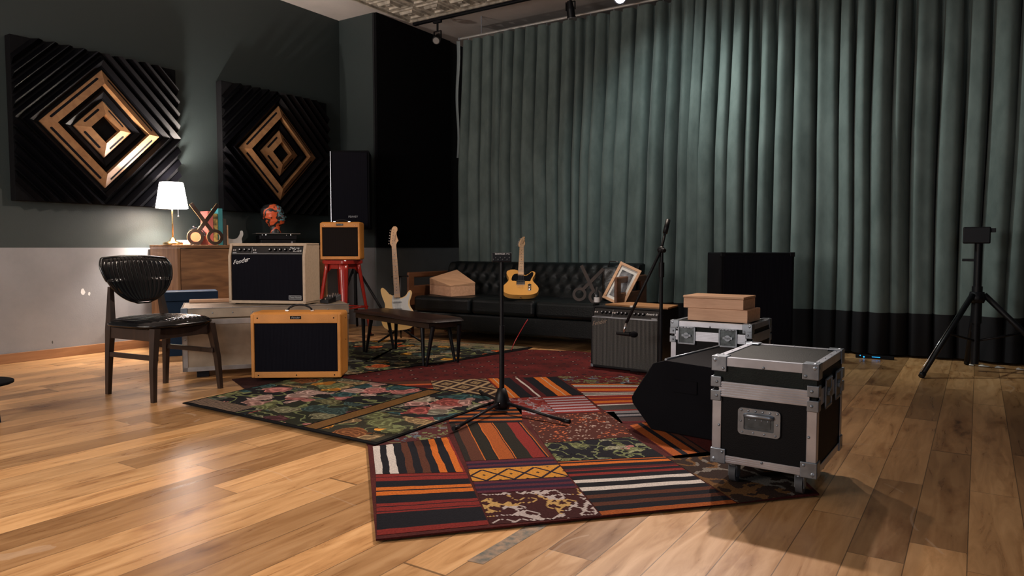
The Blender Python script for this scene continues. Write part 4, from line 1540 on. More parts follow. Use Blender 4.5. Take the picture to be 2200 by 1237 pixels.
def tweed_amp(label, loc, rz, w_, d, h, small):
    t = thing('tweed_amplifier', label, 'amplifier', loc, rz)
    X, Y = w_ / 2, d / 2
    fb = 0.045 if not small else 0.035
    side = 0.028 if not small else 0.024
    top = 0.072 if not small else 0.055
    gg = G()
    # shell
    gg.box(-X, X, -Y + 0.018, Y, 0, h, 0.022, 0, 4)
    gg.done('cabinet', M['tweed'], t)
    gg = G()
    gg.box(-X + 0.004, -X + side, -Y, -Y + 0.024, 0.004, h - 0.010, 0.006)
    gg.box(X - side, X - 0.004, -Y, -Y + 0.024, 0.004, h - 0.010, 0.006)
    gg.box(-X + side - 0.004, X - side + 0.004, -Y + 0.0003, -Y + 0.024, h - top, h - 0.010, 0.004)
    gg.box(-X + side - 0.004, X - side + 0.004, -Y + 0.0003, -Y + 0.024, 0.004, fb, 0.004)
    gg.done('front_baffle', M['tweed'], t)
    grille_part(t, -X + side - 0.001, X - side + 0.001, -Y + 0.009, fb - 0.002, h - top + 0.002, M['grille_brown'] if small else M['grille_black'])
    pw = 0.072 if not small else 0.07
    zp = h - top / 2 + (0.004 if not small else 0.0)
    pl_ = G().box(-pw / 2, pw / 2, -Y - 0.003, -Y + 0.001, zp - 0.011, zp + 0.009, 0.001).done('name_plate', M['blackgloss'], t)
    text('name_plate_script', 'Fender', 0.021 if small else 0.018, M['greyprint'], t, (0, -Y - 0.0034, zp - 0.001), (R(90), 0, 0), 0.4, 0.0004, xs=1.15)
    sm = M['blackmatt'] if not small else M['chrome']
    zs = [h - top + 0.018, 0.022] if small else [h - top / 2, fb / 2]
    for zz in zs:
        for xx in ((-X + 0.05, X - 0.05) if zz > 0.1 else ((-X + 0.05, 0, X - 0.05) if not small else (-X + 0.05, X - 0.05))):
            G().ball((xx, -Y - 0.0005, zz), 0.0045, sc=(1, 0.6, 1)).done('screw', sm, t)
    # leather handle
    hx = 0.085 if not small else 0.075
    pts = []
    for k in range(13):
        a = k / 12
        pts.append((-hx + 2 * hx * a, 0.0, h + 0.004 + (0.040 if not small else 0.018) * math.sin(PI * a) ** 0.6))
    hd = G().tube(pts, 0.0065).done('carry_handle', M['black'], t)
    for sx in (-1, 1):
        G().box(sx * hx - 0.012, sx * hx + 0.012, -0.012, 0.012, h - 0.001, h + 0.008, 0.002).done('handle_cap', M['chrome'], hd)
    for sx in (-1, 1):
        for sy in (-1, 1):
            G().cyl((sx * (X - 0.05), sy * (Y - 0.045), -0.004), (sx * (X - 0.05), sy * (Y - 0.045), 0.002), 0.012).done('foot', M['black'], t)
    if not small:
        for zz in (h - 0.05, h * 0.55):
            G().ball((X, 0.03, zz), 0.005, sc=(0.5, 1, 1)).done('screw', sm, t)
    return t


tweed_amp('large orange tweed guitar amplifier standing on the flowered rug', (-3.867, 3.264, 0.0262), R(35.8), 0.603, 0.241, 0.442, False)
tweed_amp('small yellow tweed amplifier perched on the red metal stool', (-5.371, 5.084, 0.779), R(31.6), 0.406, 0.185, 0.378, True)

# --- silver grille combo
t = thing('grille_amplifier', 'black guitar amplifier with ribbed grey grille cloth beside the sofa', 'amplifier', (-2.12, 4.90, 0.0140), R(-3))
w_, d, h = 0.55, 0.33, 0.452
X, Y = w_ / 2, d / 2
gg = G()
pr = [(-Y, 0), (Y, 0), (Y, h), (-Y + 0.035, h), (-Y + 0.002, h - 0.075)]
for sx in (-1, 1):
    x0, x1 = sorted((sx * X, sx * (X - 0.014)))
    gg.prism(pr, x0, x1, 'yz', 0, 0.003)
gg.box(-X, X, -Y + 0.035, Y, h - 0.014, h, 0.004)
gg.box(-X, X, -Y, Y, 0, 0.018, 0.004)
gg.box(-X + 0.01, X - 0.01, Y - 0.02, Y - 0.004, 0.01, h - 0.01)
gg.done('cabinet', M['black'], t)
grille_part(t, -X + 0.014, X - 0.014, -Y - 0.002, 0.018, h - 0.078, M['grille_silver'])
gg = G()
gg.box(-X + 0.014, X - 0.014, -Y - 0.005, -Y, h - 0.080, h - 0.075)
gg.done('grille_trim', M['alu'], t)
gg = G()
gg.at((0, -Y + 0.004, h - 0.075), (R(-24), 0, 0))
gg.box(-X + 0.016, X - 0.016, 0, 0.006, 0, 0.066, 0.001)
gg.done('control_panel', M['paneldark'], t)
for k in range(9):
    gg = G()
    xx = (-0.19 + 0.033 * k) if k < 3 else ((-0.09 + 0.033 * (k - 3)) + 0.03 if k < 6 else 0.075 + 0.034 * (k - 6))
    gg.at((xx, -Y + 0.004, h - 0.075), (R(-24), 0, 0))
    gg.cyl((0, -0.013, 0.036), (0, 0, 0.036), 0.009, 0.013, 14)
    gg.cyl((0, -0.015, 0.036), (0, -0.013, 0.036), 0.005, m=1)
    gg.done('knob', [M['black'], M['alu']], t)
gg = G()
gg.at((0, -Y + 0.002, h - 0.075), (R(-24), 0, 0))
for xx in (-0.245, -0.228, -0.098, -0.082):
    gg.cyl((xx, -0.007, 0.034), (xx, 0, 0.034), 0.0065, n=10)
gg.done('input_jacks', M['chrome'], t)
gg = G()
gg.at((0, -Y + 0.0035, h - 0.075), (R(-24), 0, 0))
gg.box(0.21, X - 0.02, -0.001, 0, 0.002, 0.012)
gg.box(-0.105, -0.103, -0.001, 0, 0.004, 0.06)
gg.box(-X + 0.02, X - 0.02, -0.001, 0, 0.003, 0.005)
gg.cyl((0.248, -0.012, 0.036), (0.248, 0, 0.036), 0.008)
gg.done('panel_markings', M['greyprint'], t)
text('panel_script', 'Reverb', 0.022, M['white'], t, (0.195, -Y + 0.016, h - 0.038), (R(66), 0, 0), 0.4, 0.0004)
text('logo_script', 'Fender', 0.044, M['chrome'], t, (-0.205, -Y - 0.004, h - 0.118), (R(90), R(-14), 0), 0.45)
for sx in (-1, 1):
    for sy in (-1, 1):
        G().cyl((sx * 0.24, sy * 0.13, -0.0065), (sx * 0.24, sy * 0.13, 0.001), 0.014, 0.018).done('foot', M['black'], t)
        G().box(*sorted((sx * (X + 0.0015), sx * (X - 0.02))), *sorted((sy * (Y + 0.0015), sy * (Y - 0.02))), -0.001, 0.022, 0.002).done('corner_guard', M['steel'], t)

# board and odds on the grey amplifier
o = tag(G().prism([(-0.26, -0.12), (0.10, -0.14), (0.27, -0.13), (0.20, 0.15), (-0.22, 0.16)], 0, 0.012, 'xy', 0, 0.002).done('wooden_board', M['ply']),
        'thin plywood board lying on the grey grille amplifier', 'board')
o.location = (-2.06, 4.93, 0.468)
o.rotation_euler = (0, 0, R(-8))
o = tag(G().box(-0.018, 0.018, -0.01, 0.01, 0, 0.012, 0.003).done('slide_block', M['paper']), 'tiny white block on the front edge of the grey grille amplifier', 'small block')
o.location = (-2.085, 4.78, 0.468)

# --- dark bass cabinet by the curtain
t = thing('bass_cabinet', 'tall black speaker cabinet standing against the curtain behind the wooden boxes', 'speaker', (-1.545, 5.86, 0.0), R(33))
G().box(-0.285, 0.285, -0.2, 0.2, 0.01, 0.862, 0.008).done('cabinet', M['blackmatt'], t)
G().box(-0.265, 0.265, -0.206, -0.199, 0.035, 0.835, 0.001).done('grille', M['grille_black'], t)
for sx in (-1, 1):
    for zz in (0.01, 0.862 - 0.03):
        G().box(*sorted((sx * 0.288, sx * 0.25)), -0.203, -0.17, zz - 0.002, zz + 0.033, 0.003).done('corner_guard', M['black'], t)
G().box(-0.27, 0.27, -0.18, 0.18, 0.0, 0.01).done('base', M['black'], t)

# ------------------------------------------------------------------ metal chest
TR_R = R(56)
t = thing('metal_chest', 'scuffed grey metal chest with riveted edges under the cream amplifier', 'chest', (-4.527, 2.815, 0.0), TR_R)
TW, TD, TH = 1.12, 0.58, 0.485
zb = 0.05
G().box(0, TW, 0, TD, zb, TH - 0.075, 0.004).done('body', M['dullmetal'], t)
G().box(-0.004, TW + 0.004, -0.004, TD + 0.004, TH - 0.07, TH, 0.006).done('lid', M['dullmetal'], t)
gg = G()
gg.box(-0.004, TW + 0.004, -0.005, -0.0, TH - 0.115, TH - 0.078, 0.001)
gg.box(-0.006, TW, -0.006, 0.0, zb, zb + 0.03, 0.001)
gg.box(-0.006, 0.028, -0.006, 0.0, zb, TH - 0.08, 0.001)
gg.box(-0.006, 0.0, -0.006, 0.03, zb, TH - 0.08, 0.001)
gg.box(-0.008, TW + 0.006, -0.008, 0.02, TH - 0.004, TH + 0.0015, 0.001)
gg.box(-0.008, -0.004, -0.008, TD, TH - 0.03, TH + 0.0015, 0.001)
gg.done('edge_strip', M['trunkedge'], t)
gg = G().box(-0.010, 0.034, -0.010, 0.034, TH - 0.045, TH + 0.003, 0.004)
gg.done('corner_plate', M['steel'], t)
for k in range(8):
    rivet(t, (0.06 + k * 0.13, -0.005, TH - 0.035), 0.005)
    rivet(t, (0.06 + k * 0.13, 0.012, TH + 0.0015), 0.004, (1, 1, 0.6))
rivet(t, (0.014, -0.007, 0.27), 0.005)
for x_ in (0.12, TW - 0.12):
    for y_ in (0.08, TD - 0.08):
        G().box(x_ - 0.04, x_ + 0.04, y_ - 0.03, y_ + 0.03, 0.0, zb, 0.003).done('foot', M['black'], t)

# navy bench/case and plank behind the trunk
t = thing('navy_crate', 'dark navy crate on the floor between chair and wooden sideboard', 'crate', (-5.52, 3.49, 0.0), R(60))
G().box(-0.20, 0.22, -0.02, 0.24, 0.0, 0.455, 0.004).done('crate_body', M['navy'], t)
G().box(-0.21, 0.23, -0.03, 0.25, 0.458, 0.535, 0.004).done('crate_lid', M['navy'], t)
o = tag(G().box(-0.42, 0.42, -0.05, 0.05, 0, 0.02, 0.002).done('wooden_plank', M['lightwood']), 'narrow light wood plank lying along the back of the metal chest', 'plank')
o.location = (-4.72, 3.55, 0.4875)
o.rotation_euler = (0, 0, R(56))
o.location = (-4.527 + math.cos(TR_R) * 0.45 - math.sin(TR_R) * 0.562, 2.815 + math.sin(TR_R) * 0.45 + math.cos(TR_R) * 0.562, 0.4875)

# two effect pedals on the trunk end
for (px_, py_, lab) in ((0.99, 0.12, 'small black effects pedal on the metal chest right of the cream amplifier, nearer one'), (1.06, 0.30, 'small grey effects pedal at the far end of the metal chest')):
    t = thing('effects_pedal', lab, 'pedal', (-4.527 + math.cos(TR_R) * px_ - math.sin(TR_R) * py_, 2.815 + math.sin(TR_R) * px_ + math.cos(TR_R) * py_, TH + 0.0055), R(20), 'effects pedals on the metal chest')
    G().prism([(-0.06, 0), (0.06, 0), (0.06, 0.045), (-0.06, 0.022)], -0.035, 0.035, 'yz', 0, 0.003).done('pedal_body', M['black'] if px_ < 1 else M['rubber'], t)
    for k in range(3):
        G().cyl((-0.02 + 0.02 * k, 0.035, 0.036), (-0.02 + 0.02 * k, 0.035, 0.056), 0.006, n=10).done('knob', M['chrome'], t)
    G().cyl((0, -0.035, 0.024), (0, -0.035, 0.036), 0.007, n=10).done('footswitch', M['chrome'], t)


# ================================================================== CHAIR
t = thing('lounge_chair', 'black ribbed vinyl chair with half moon backrest and dark wooden legs', 'chair', (-4.249, 2.499, 0.0), R(6.5))
# local +x is the front


def superpt(u, v, ax, ay, n=3.2):
    """map the square to a rounded outline"""
    r = max(abs(u), abs(v))
    if r < 1e-6:
        return 0, 0
    L_ = (abs(u) ** n + abs(v) ** n) ** (1 / n)
    return ax * u * r / L_, ay * v * r / L_


def seat_fn(sign):
    def fn(a, b):
        u, v = a * 2 - 1, b * 2 - 1
        x, y = superpt(u, v, 0.245, 0.255)
        if x > 0:
            y *= 1.0
        e = max(0.0, 1 - max(abs(u), abs(v)) ** 6)
        rib = 0.007 * abs(math.sin(PI * (y + 0.3) / 0.034))
        if sign > 0:
            z = 0.440 + 0.030 * e ** 0.5 + rib * e + 0.012 * (x / 0.25) ** 2 * 0.5
            return (x, y, z)
        return (x * 0.97, y * 0.97, 0.440 - 0.02 * e ** 0.5)
    return fn


gg = G().grid(seat_fn(1), 40, 110)
gg.grid(seat_fn(-1), 20, 20)
# piped rim
rim = [seat_fn(1)(a, b) for a, b in [(i / 30, 0) for i in range(30)] + [(1, i / 30) for i in range(30)] + [(1 - i / 30, 1) for i in range(30)] + [(0, 1 - i / 30) for i in range(31)]]
gg.tube([(p[0], p[1], 0.438) for p in rim], 0.009, 8, cap=False)
gg.done('seat', M['vinyl'], t)
gg = G()
gg.tube([(0.245 - 0.004 * abs(y_ / 0.04), y_ * 0.055, 0.452) for y_ in range(-4, 5)], 0.0025, 6)
gg.done('seat_piping', M['alu'], t)


def back_pt(a, b, off):
    """half moon: wide flat top, round foot; curved round the sitter"""
    u = a * 2 - 1
    zt_, zb_ = 0.845, 0.555
    # width at each height
    k = b
    hw = 0.27 * (1 - (1 - k) ** 2.3) ** 0.5 if k > 0 else 0.0
    hw = max(hw, 0.045)
    if k > 0.8:
        hw *= 1 - 0.10 * ((k - 0.8) / 0.2) ** 2
    y = hw * u * 0.90 + 0.012
    z = zb_ + (zt_ - zb_) * k - 0.02 * (y / 0.27) ** 2 * (k > 0.5)
    edge = (1 - abs(u) ** 8) * min(1, (1 - k) * 14 + 0.0) ** 0.5 * min(1, k * 14) ** 0.5
    x = -0.205 - 0.10 * (k - 0.3) + 0.35 * y * y * 1.6
    rib = 0.009 * abs(math.sin(PI * (u * 0.27 * (0.75 + 0.25 * k) + 0.3) / 0.033))
    if off > 0:
        return (x + (0.018 + rib * min(1, k * 2.0)) * edge, y, z)
    return (x - 0.020 * edge, y, z)


gg = G().grid(lambda a, b: back_pt(a, b, 1), 130, 30)
gg.grid(lambda a, b: back_pt(a, b, -1), 30, 20)
rimb = [back_pt(i / 40, 1, -1) for i in range(41)] + [back_pt(1, 1 - i / 40, -1) for i in range(1, 41)]
rimb += [back_pt(1 - i / 10, 0, -1) for i in range(1, 11)] + [back_pt(0, i / 40, -1) for i in range(1, 41)]
gg.tube(rimb, 0.008, 8, cap=False)
gg.done('backrest', M['vinyl'], t)
# wooden frame: legs are tapered square posts
def post(pts, szs):
    gg = G()
    rows = []
    for p, (a, b) in zip(pts, szs):
        rows.append([gg.v((p[0] + sx * a / 2, p[1] + sy * b / 2, p[2])) for sx, sy in ((-1, -1), (1, -1), (1, 1), (-1, 1))])
    for r0, r1 in zip(rows, rows[1:]):
        for i in range(4):
            gg.face([r0[i], r0[(i + 1) % 4], r1[(i + 1) % 4], r1[i]])
    gg.face(list(reversed(rows[0])))
    gg.face(rows[-1])
    return gg


for sy in (-1, 1):
    post([(-0.235, sy * 0.200, 0.0), (-0.222, sy * 0.198, 0.2), (-0.205, sy * 0.195, 0.40), (-0.212, sy * 0.185, 0.47), (-0.232, sy * 0.165, 0.66)],
         [(0.026, 0.024), (0.034, 0.030), (0.048, 0.036), (0.044, 0.034), (0.022, 0.026)]).done('leg', M['walnut'], t, 'rear leg rising into the backrest')
    post([(0.235, sy * 0.238, 0.0), (0.225, sy * 0.228, 0.2), (0.205, sy * 0.195, 0.425)], [(0.026, 0.024), (0.034, 0.030), (0.046, 0.040)]).done('leg', M['walnut'], t)
gg = G()
for sy in (-1, 1):
    gg.box(-0.19, 0.19, sy * 0.195 - 0.012, sy * 0.195 + 0.012, 0.35, 0.418, 0.003)
gg.box(-0.205, -0.18, -0.18, 0.18, 0.36, 0.418, 0.003)
gg.box(0.19, 0.215, -0.18, 0.18, 0.36, 0.418, 0.003)
gg.done('seat_frame', M['walnut'], t)
for sy in (-1, 1):
    G().box(-0.22, 0.225, sy * 0.20 - 0.009, sy * 0.20 + 0.009, 0.235, 0.265, 0.003).done('stretcher', M['walnut'], t)

# low round stool at the left edge
t = thing('round_stool', 'low black round stool cut off by the left edge of the picture', 'stool', (-4.315, 1.54, 0.0), 0)
G().lathe([(0.0, 0.19), (0.15, 0.19), (0.158, 0.194), (0.158, 0.204), (0.15, 0.208), (0, 0.208)], n=40).done('seat', M['blackmatt'], t)
for k in range(3):
    a = R(20 + 120 * k)
    G().cyl((0.125 * math.cos(a), 0.125 * math.sin(a), 0.0), (0.09 * math.cos(a), 0.09 * math.sin(a), 0.19), 0.012, 0.02, 12).done('leg', M['navy'], t)

# ================================================================== LONG BENCH
t = thing('long_bench', 'long low bench with worn dark brown leather top and pairs of slanted legs', 'bench', (-3.93, 4.40, 0.0090), R(163))
# local +x points to the far left end, near end at x=-0.6
BL, BW, BH = 1.26, 0.36, 0.36


def bench_fn(s_):
    def fn(a, b):
        u, v = a * 2 - 1, b * 2 - 1
        x, y = superpt(u, v, BL / 2, BW / 2, 9)
        e = max(0.0, 1 - max(abs(u) ** 14, abs(v) ** 6))
        if s_ > 0:
            return (x, y, BH - 0.028 + 0.026 * e ** 0.5 + 0.002 * math.sin(9 * x + 5 * y))
        return (x, y, BH - 0.028 - 0.012 * e ** 0.5)
    return fn


G().grid(bench_fn(1), 60, 24).grid(bench_fn(-1), 20, 10).done('seat_pad', M['bench'], t)
G().box(-BL / 2 + 0.05, BL / 2 - 0.05, -BW / 2 + 0.03, BW / 2 - 0.03, BH - 0.075, BH - 0.036, 0.004).done('apron', M['walnut'], t)
for ex in (-0.52, 0.42):
    for sy in (-1, 1):
        for sx in (-1, 1):
            G().cyl((ex + sx * 0.02, sy * 0.145, 0.0), (ex + sx * 0.075, sy * 0.12, BH - 0.06), 0.011, 0.018, 12).done('leg', M['black'], t)

# ================================================================== SOFA
t = thing('tufted_sofa', 'long black leather sofa with buttoned back and wooden arms in front of the curtain', 'sofa', (-3.66, 5.83, 0.0), R(2))
SW = 2.20
G().box(-SW / 2 + 0.05, SW / 2 - 0.05, -0.40, 0.34, 0.10, 0.27, 0.02).done('base_frame', M['sofa'], t)
for k in range(3):
    x0 = -SW / 2 + 0.06 + k * (SW - 0.12) / 3
    x1 = x0 + (SW - 0.12) / 3 - 0.008
    G().box(x0, x1, -0.43, 0.20, 0.275, 0.425, 0.035, 0, 4).done('seat_cushion', M['sofa'], t)
# tufted back
btn = []
NB = 18
for r_, zz in enumerate((0.50, 0.60, 0.695)):
    for k in range(NB - (r_ % 2)):
        btn.append((-SW / 2 + 0.10 + (k + 0.5 * (r_ % 2)) * (SW - 0.2) / (NB - 1), zz))


def back_fn(a, b):
    x = -SW / 2 + 0.03 + (SW - 0.06) * a
    z = 0.40 + 0.34 * b
    y = 0.15 + 0.12 * b
    dmin = min(((x - p[0]) ** 2 + ((z - p[1]) * 1.0) ** 2) for p in btn)
    d_ = math.sqrt(dmin)
    puff = 0.026 * min(1, d_ / 0.055) ** 0.7
    rnd = min(1, (1 - b) * 9) ** 0.5
    return (x, y - puff - 0.02 * rnd + 0.03 * (1 - rnd), z + (0.01 if b > 0.95 else 0))


G().grid(back_fn, 240, 26).done('back_cushion', M['sofa'], t)
gg = G().prism([(0.17, 0.27), (0.30, 0.27), (0.40, 0.745), (0.36, 0.755), (0.29, 0.745)], -SW / 2 + 0.03, SW / 2 - 0.03, 'yz', 0, 0.01)
gg.done('backrest_shell', M['sofa'], t)
for p in btn:
    b_ = (p[1] - 0.40) / 0.34
    G().ball((p[0], 0.15 + 0.12 * b_ - 0.018, p[1]), 0.013, sc=(1, 0.6, 1), n=8).done('button', M['leather'], t)
for sx in (-1, 1):
    xa = sorted((sx * (SW / 2 + 0.03), sx * (SW / 2 - 0.0)))
    gg = G()
    gg.box(*xa, -0.42, 0.28, 0.27, 0.52, 0.01)
    gg.box(*xa, -0.42, 0.28, 0.60, 0.655, 0.012)
    gg.box(*xa, -0.42, -0.33, 0.50, 0.62, 0.01)
    gg.box(*xa, 0.16, 0.28, 0.50, 0.62, 0.01)
    gg.box(*xa, -0.40, -0.34, 0.0, 0.28, 0.006)
    gg.box(*xa, 0.20, 0.26, 0.0, 0.28, 0.006)
    gg.done('arm', M['arm_wood'], t, 'brown wooden arm with a long slot')

# cable glints under the sofa
t = tag(G().tube([(-3.37, 5.14, 0.012), (-3.39, 5.22, 0.07), (-3.385, 5.30, 0.15), (-3.36, 5.34, 0.22), (-3.34, 5.36, 0.262)], 0.0035, 8).done('red_cable', M['redcable']),
        'thin red cable hanging under the front edge of the sofa', 'cable')

# wooden wedge box with slanted lid on the sofa
t = thing('wedge_box', 'pale wooden box with raised slanting lid on the left of the sofa', 'box', (-4.42, 5.54, 0.4265), R(0))
bp = [(-0.27, 0.09), (0.16, -0.11), (0.215, 0.21), (-0.13, 0.36)]
G().prism(bp, 0, 0.098, 'xy', 0, 0.002).done('box_body', M['boxwood'], t)
gg = G()
lo = [gg.v((a, b, 0.100)) for a, b in bp]
zz = [0.165, 0.104, 0.125, 0.245]
hi = [gg.v((a * 1.01, b * 1.01, z_)) for (a, b), z_ in zip(bp, zz)]
for i in range(4):
    gg.face([lo[i], lo[(i + 1) % 4], hi[(i + 1) % 4], hi[i]])
gg.face(hi)
gg.face(list(reversed(lo)))
gg.done('slanted_lid', M['lightwood'], t)


# ================================================================== GUITARS
def guitar(kind, label):
    t = thing('electric_guitar', label, 'guitar')
    # local: x across, z along the neck, front faces -y
    if kind == 'double':
        out = [(-.028, .325), (-.065, .335), (-.095, .375), (-.125, .405), (-.146, .400), (-.150, .37), (-.137, .31), (-.120, .255), (-.124, .21), (-.150, .15),
               (-.160, .09), (-.140, .035), (-.09, .005), (0, -.003), (.09, .005), (.142, .04), (.158, .095), (.146, .16), (.117, .215), (.113, .26), (.13, .305),
               (.140, .345), (.125, .368), (.104, .355), (.08, .322), (.05, .305), (.028, .300)]
        body, neckbase = M['cream'], .305
    else:
        out = [(-.03, .388), (-.075, .398), (-.118, .386), (-.137, .345), (-.122, .29), (-.108, .25), (-.122, .2), (-.155, .14), (-.166, .09), (-.147, .035), (-.09, .003),
               (0, -.003), (.09, .003), (.147, .035), (.166, .09), (.155, .14), (.122, .2), (.108, .25), (.125, .30), (.136, .345), (.122, .375), (.098, .372),
               (.075, .335), (.05, .312), (.03, .31)]
        body, neckbase = M['butter'], .30
    G().prism(smoothpoly(out, 5), -0.0225, 0.0225, 'xz', 0, 0.005).done('body', body, t)
    # neck with frets and dots
    gg = G()
    nb, nt_ = neckbase, 0.80
    z_ = [nb, nt_]
    pts = [(-.028, nb), (.028, nb), (.021, nt_), (-.021, nt_)]
    gg.prism(pts, -0.036, -0.018, 'xz', 0, 0.003)
    nk = gg.done('neck', M['maple'], t)
    gg = G()
    for k in range(21):
        zf = nt_ - (0.648 * (1 - 2 ** (-(k + 1) / 12)))
        if zf < nb + 0.004:
            break
        hw = 0.021 + (0.007) * (nt_ - zf) / (nt_ - nb)
        gg.box(-hw, hw, -0.0375, -0.036, zf - 0.001, zf + 0.001)
    gg.done('frets', M['steel'], nk)
    gg = G()
    for k in (3, 5, 7, 9, 12, 15, 17, 19):
        za = nt_ - (0.648 * (1 - 2 ** (-(k - 0.5) / 12)))
        for xx in ((-0.008, 0.008) if k == 12 else (0,)):
            gg.cyl((xx, -0.0368, za), (xx, -0.036, za), 0.0035, n=10)
    gg.done('fret_markers', M['black'], nk)
    if kind == 'double':
        hd = [(-.021, .795), (-.032, .812), (-.034, .83), (-.028, .87), (-.02, .92), (-.010, .965), (.008, .985), (.030, .984), (.043, .968), (.043, .945), (.030, .930),
              (.028, .915), (.036, .875), (.046, .845), (.030, .832), (.021, .815), (.021, .795)]
    else:
        hd = [(-.021, .795), (-.034, .812), (-.032, .85), (-.022, .90), (-.010, .945), (.010, .975), (.028, .978), (.032, .962), (.022, .948), (.026, .925), (.030, .89),
              (.034, .85), (.030, .825), (.021, .812), (.021, .795)]
    ho = G().prism(hd, -0.030, -0.016, 'xz', 0, 0.002).done('headstock', M['maple'], t)
    gg = G()
    for k in range(6):
        zk = .822 + k * .0255
        xk = -.026 + k * .0045
        gg.cyl((xk + 0.010, -0.038, zk), (xk + 0.010, -0.030, zk), 0.003, n=8)
        gg.cyl((xk - 0.018, -0.023, zk), (xk - 0.004, -0.023, zk), 0.002, n=6)
        gg.ball((xk - 0.022, -0.023, zk), 0.006, n=8, sc=(0.7, 0.8, 1.2))
    gg.done('tuning_pegs', M['chrome'], ho)
    text('headstock_script', 'Fender', 0.026, M['arm_wood'], ho, (0.018, -0.0305, 0.872), (R(90), R(-78), 0), 0.4, 0.0002)
    # pickguard and hardware
    if kind == 'double':
        pg = [(-.030, .330), (-.048, .30), (-.052, .25), (-.048, .2), (-.045, .15), (-.05, .11), (-.03, .085), (.02, .08), (.07, .075), (.11, .065), (.135, .075), (.138, .11),
              (.125, .16), (.100, .21), (.098, .26), (.115, .31), (.122, .345), (.108, .345), (.085, .312), (.05, .296), (.03, .292)]
        G().prism(smoothpoly(pg, 4), -0.0250, -0.0224, 'xz').done('pickguard', M['pickwhite'], t, 'white pickguard')
        for zz, tilt in ((.268, 0), (.205, 0), (.142, 12)):
            p_ = G()
            p_.at((0, -0.0285, zz), (0, R(tilt), 0))
            p_.box(-.042, .042, -.003, .004, -.009, .009, .003)
            po = p_.done('pickup', M['pickwhite'], t)
            q_ = G()
            q_.at((0, -0.032, zz), (0, R(tilt), 0))
            for k in range(6):
                q_.cyl((-.026 + k * .0105, -.0012, 0), (-.026 + k * .0105, 0.001, 0), .0028, n=8)
            q_.done('pole_pieces', M['steel'], po)
        for (xx, zz) in ((.085, .135), (.105, .105), (.12, .085)):
            G().cyl((xx, -.038, zz), (xx, -.025, zz), .009, .011, 14).done('knob', M['pickwhite'], t)
        G().box(-.038, .038, -.034, -.0222, .078, .105, .003).done('bridge', M['chrome'], t)
    else:
        pg = [(-.020, .325), (-.052, .325), (-.075, .30), (-.086, .25), (-.080, .218), (-.05, .215), (-.04, .21), (0, .21), (.04, .215), (.07, .215), (.088, .215), (.096, .25), (.110, .29),
              (.118, .33), (.114, .352), (.104, .358), (.09, .345), (.070, .318), (.05, .300), (.025, .298), (.0, .298)]
        G().prism(smoothpoly(pg, 4), -0.0250, -0.0224, 'xz').done('pickguard', M['blackgloss'], t, 'black pickguard')
        G().box(-.040, .040, -.030, -.0222, .150, .218, .003).done('bridge', M['chrome'], t)
        G().box(-.034, .034, -.035, -.029, .19, .206, .002).done('pickup', M['black'], t)
        cpl = G().box(.068, .098, -.027, -.0222, .065, .165, .003).done('control_plate', M['chrome'], t)
        for zz in (.09, .12):
            G().cyl((.083, -.042, zz), (.083, -.027, zz), .010, n=14).done('knob', M['chrome'], cpl)
        G().tube([(.083, -.027, .148), (.083, -.04, .150)], .003).done('switch', M['black'], cpl)
        G().cyl((0, 0, -.018), (0, 0, -.002), .005, n=10).done('strap_button', M['chrome'], t)
    gg = G()
    for k in range(6):
        xb = -.026 + k * .0105
        xt = -.016 + k * .0065
        gg.tube([(xb, -.036, .09), (xt, -.040, nt_), (xt * 0.8 - 0.004, -.033, .83 + k * .022)], .0006, 4)
    gg.done('strings', M['steel'], t)
    return t


st = guitar('double', 'cream electric guitar with white pickguard upright on a stand behind the bench')
st.location = (-4.555, 5.02, 0.125)
st.rotation_euler = (R(-8), R(-3.5), R(40))
te = guitar('single', 'honey yellow electric guitar with black pickguard lying back on the sofa')
te.location = (-3.47, 5.44, 0.4560)
te.rotation_euler = (R(-57), R(1), R(32))

t = thing('guitar_stand', 'black tubular stand holding the cream electric guitar', 'guitar stand', (-4.60, 5.08, 0.0075), R(40))
gg = G().tube([(0, 0.06, 0.10), (0, 0.11, 0.35), (0.0, 0.115, 0.62)], 0.011)
gg.done('upright', M['black'], t)
gg = G().tube([(-0.075, 0.055, 0.615), (-0.075, 0.085, 0.62), (-0.05, 0.105, 0.62), (0.05, 0.105, 0.62), (0.075, 0.085, 0.62), (0.075, 0.055, 0.615)], 0.007)
gg.tube([(-0.062, 0.06, 0.61), (-0.068, 0.05, 0.55), (-0.055, 0.05, 0.50), (-0.048, 0.055, 0.55), (-0.05, 0.06, 0.60)], 0.004)
gg.done('neck_yoke', M['black'], t)
gg = G().tube([(-0.10, -0.16, 0.115), (-0.10, 0.0, 0.10), (0, 0.06, 0.12), (0.10, 0.0, 0.10), (0.10, -0.16, 0.115)], 0.010)
gg.done('cradle', M['black'], t)
for sx in (-1, 0, 1):
    G().tube([(0, 0.06, 0.12), (sx * 0.2, -0.12 if sx else 0.22, 0.012)], 0.010).done('leg', M['black'], t)

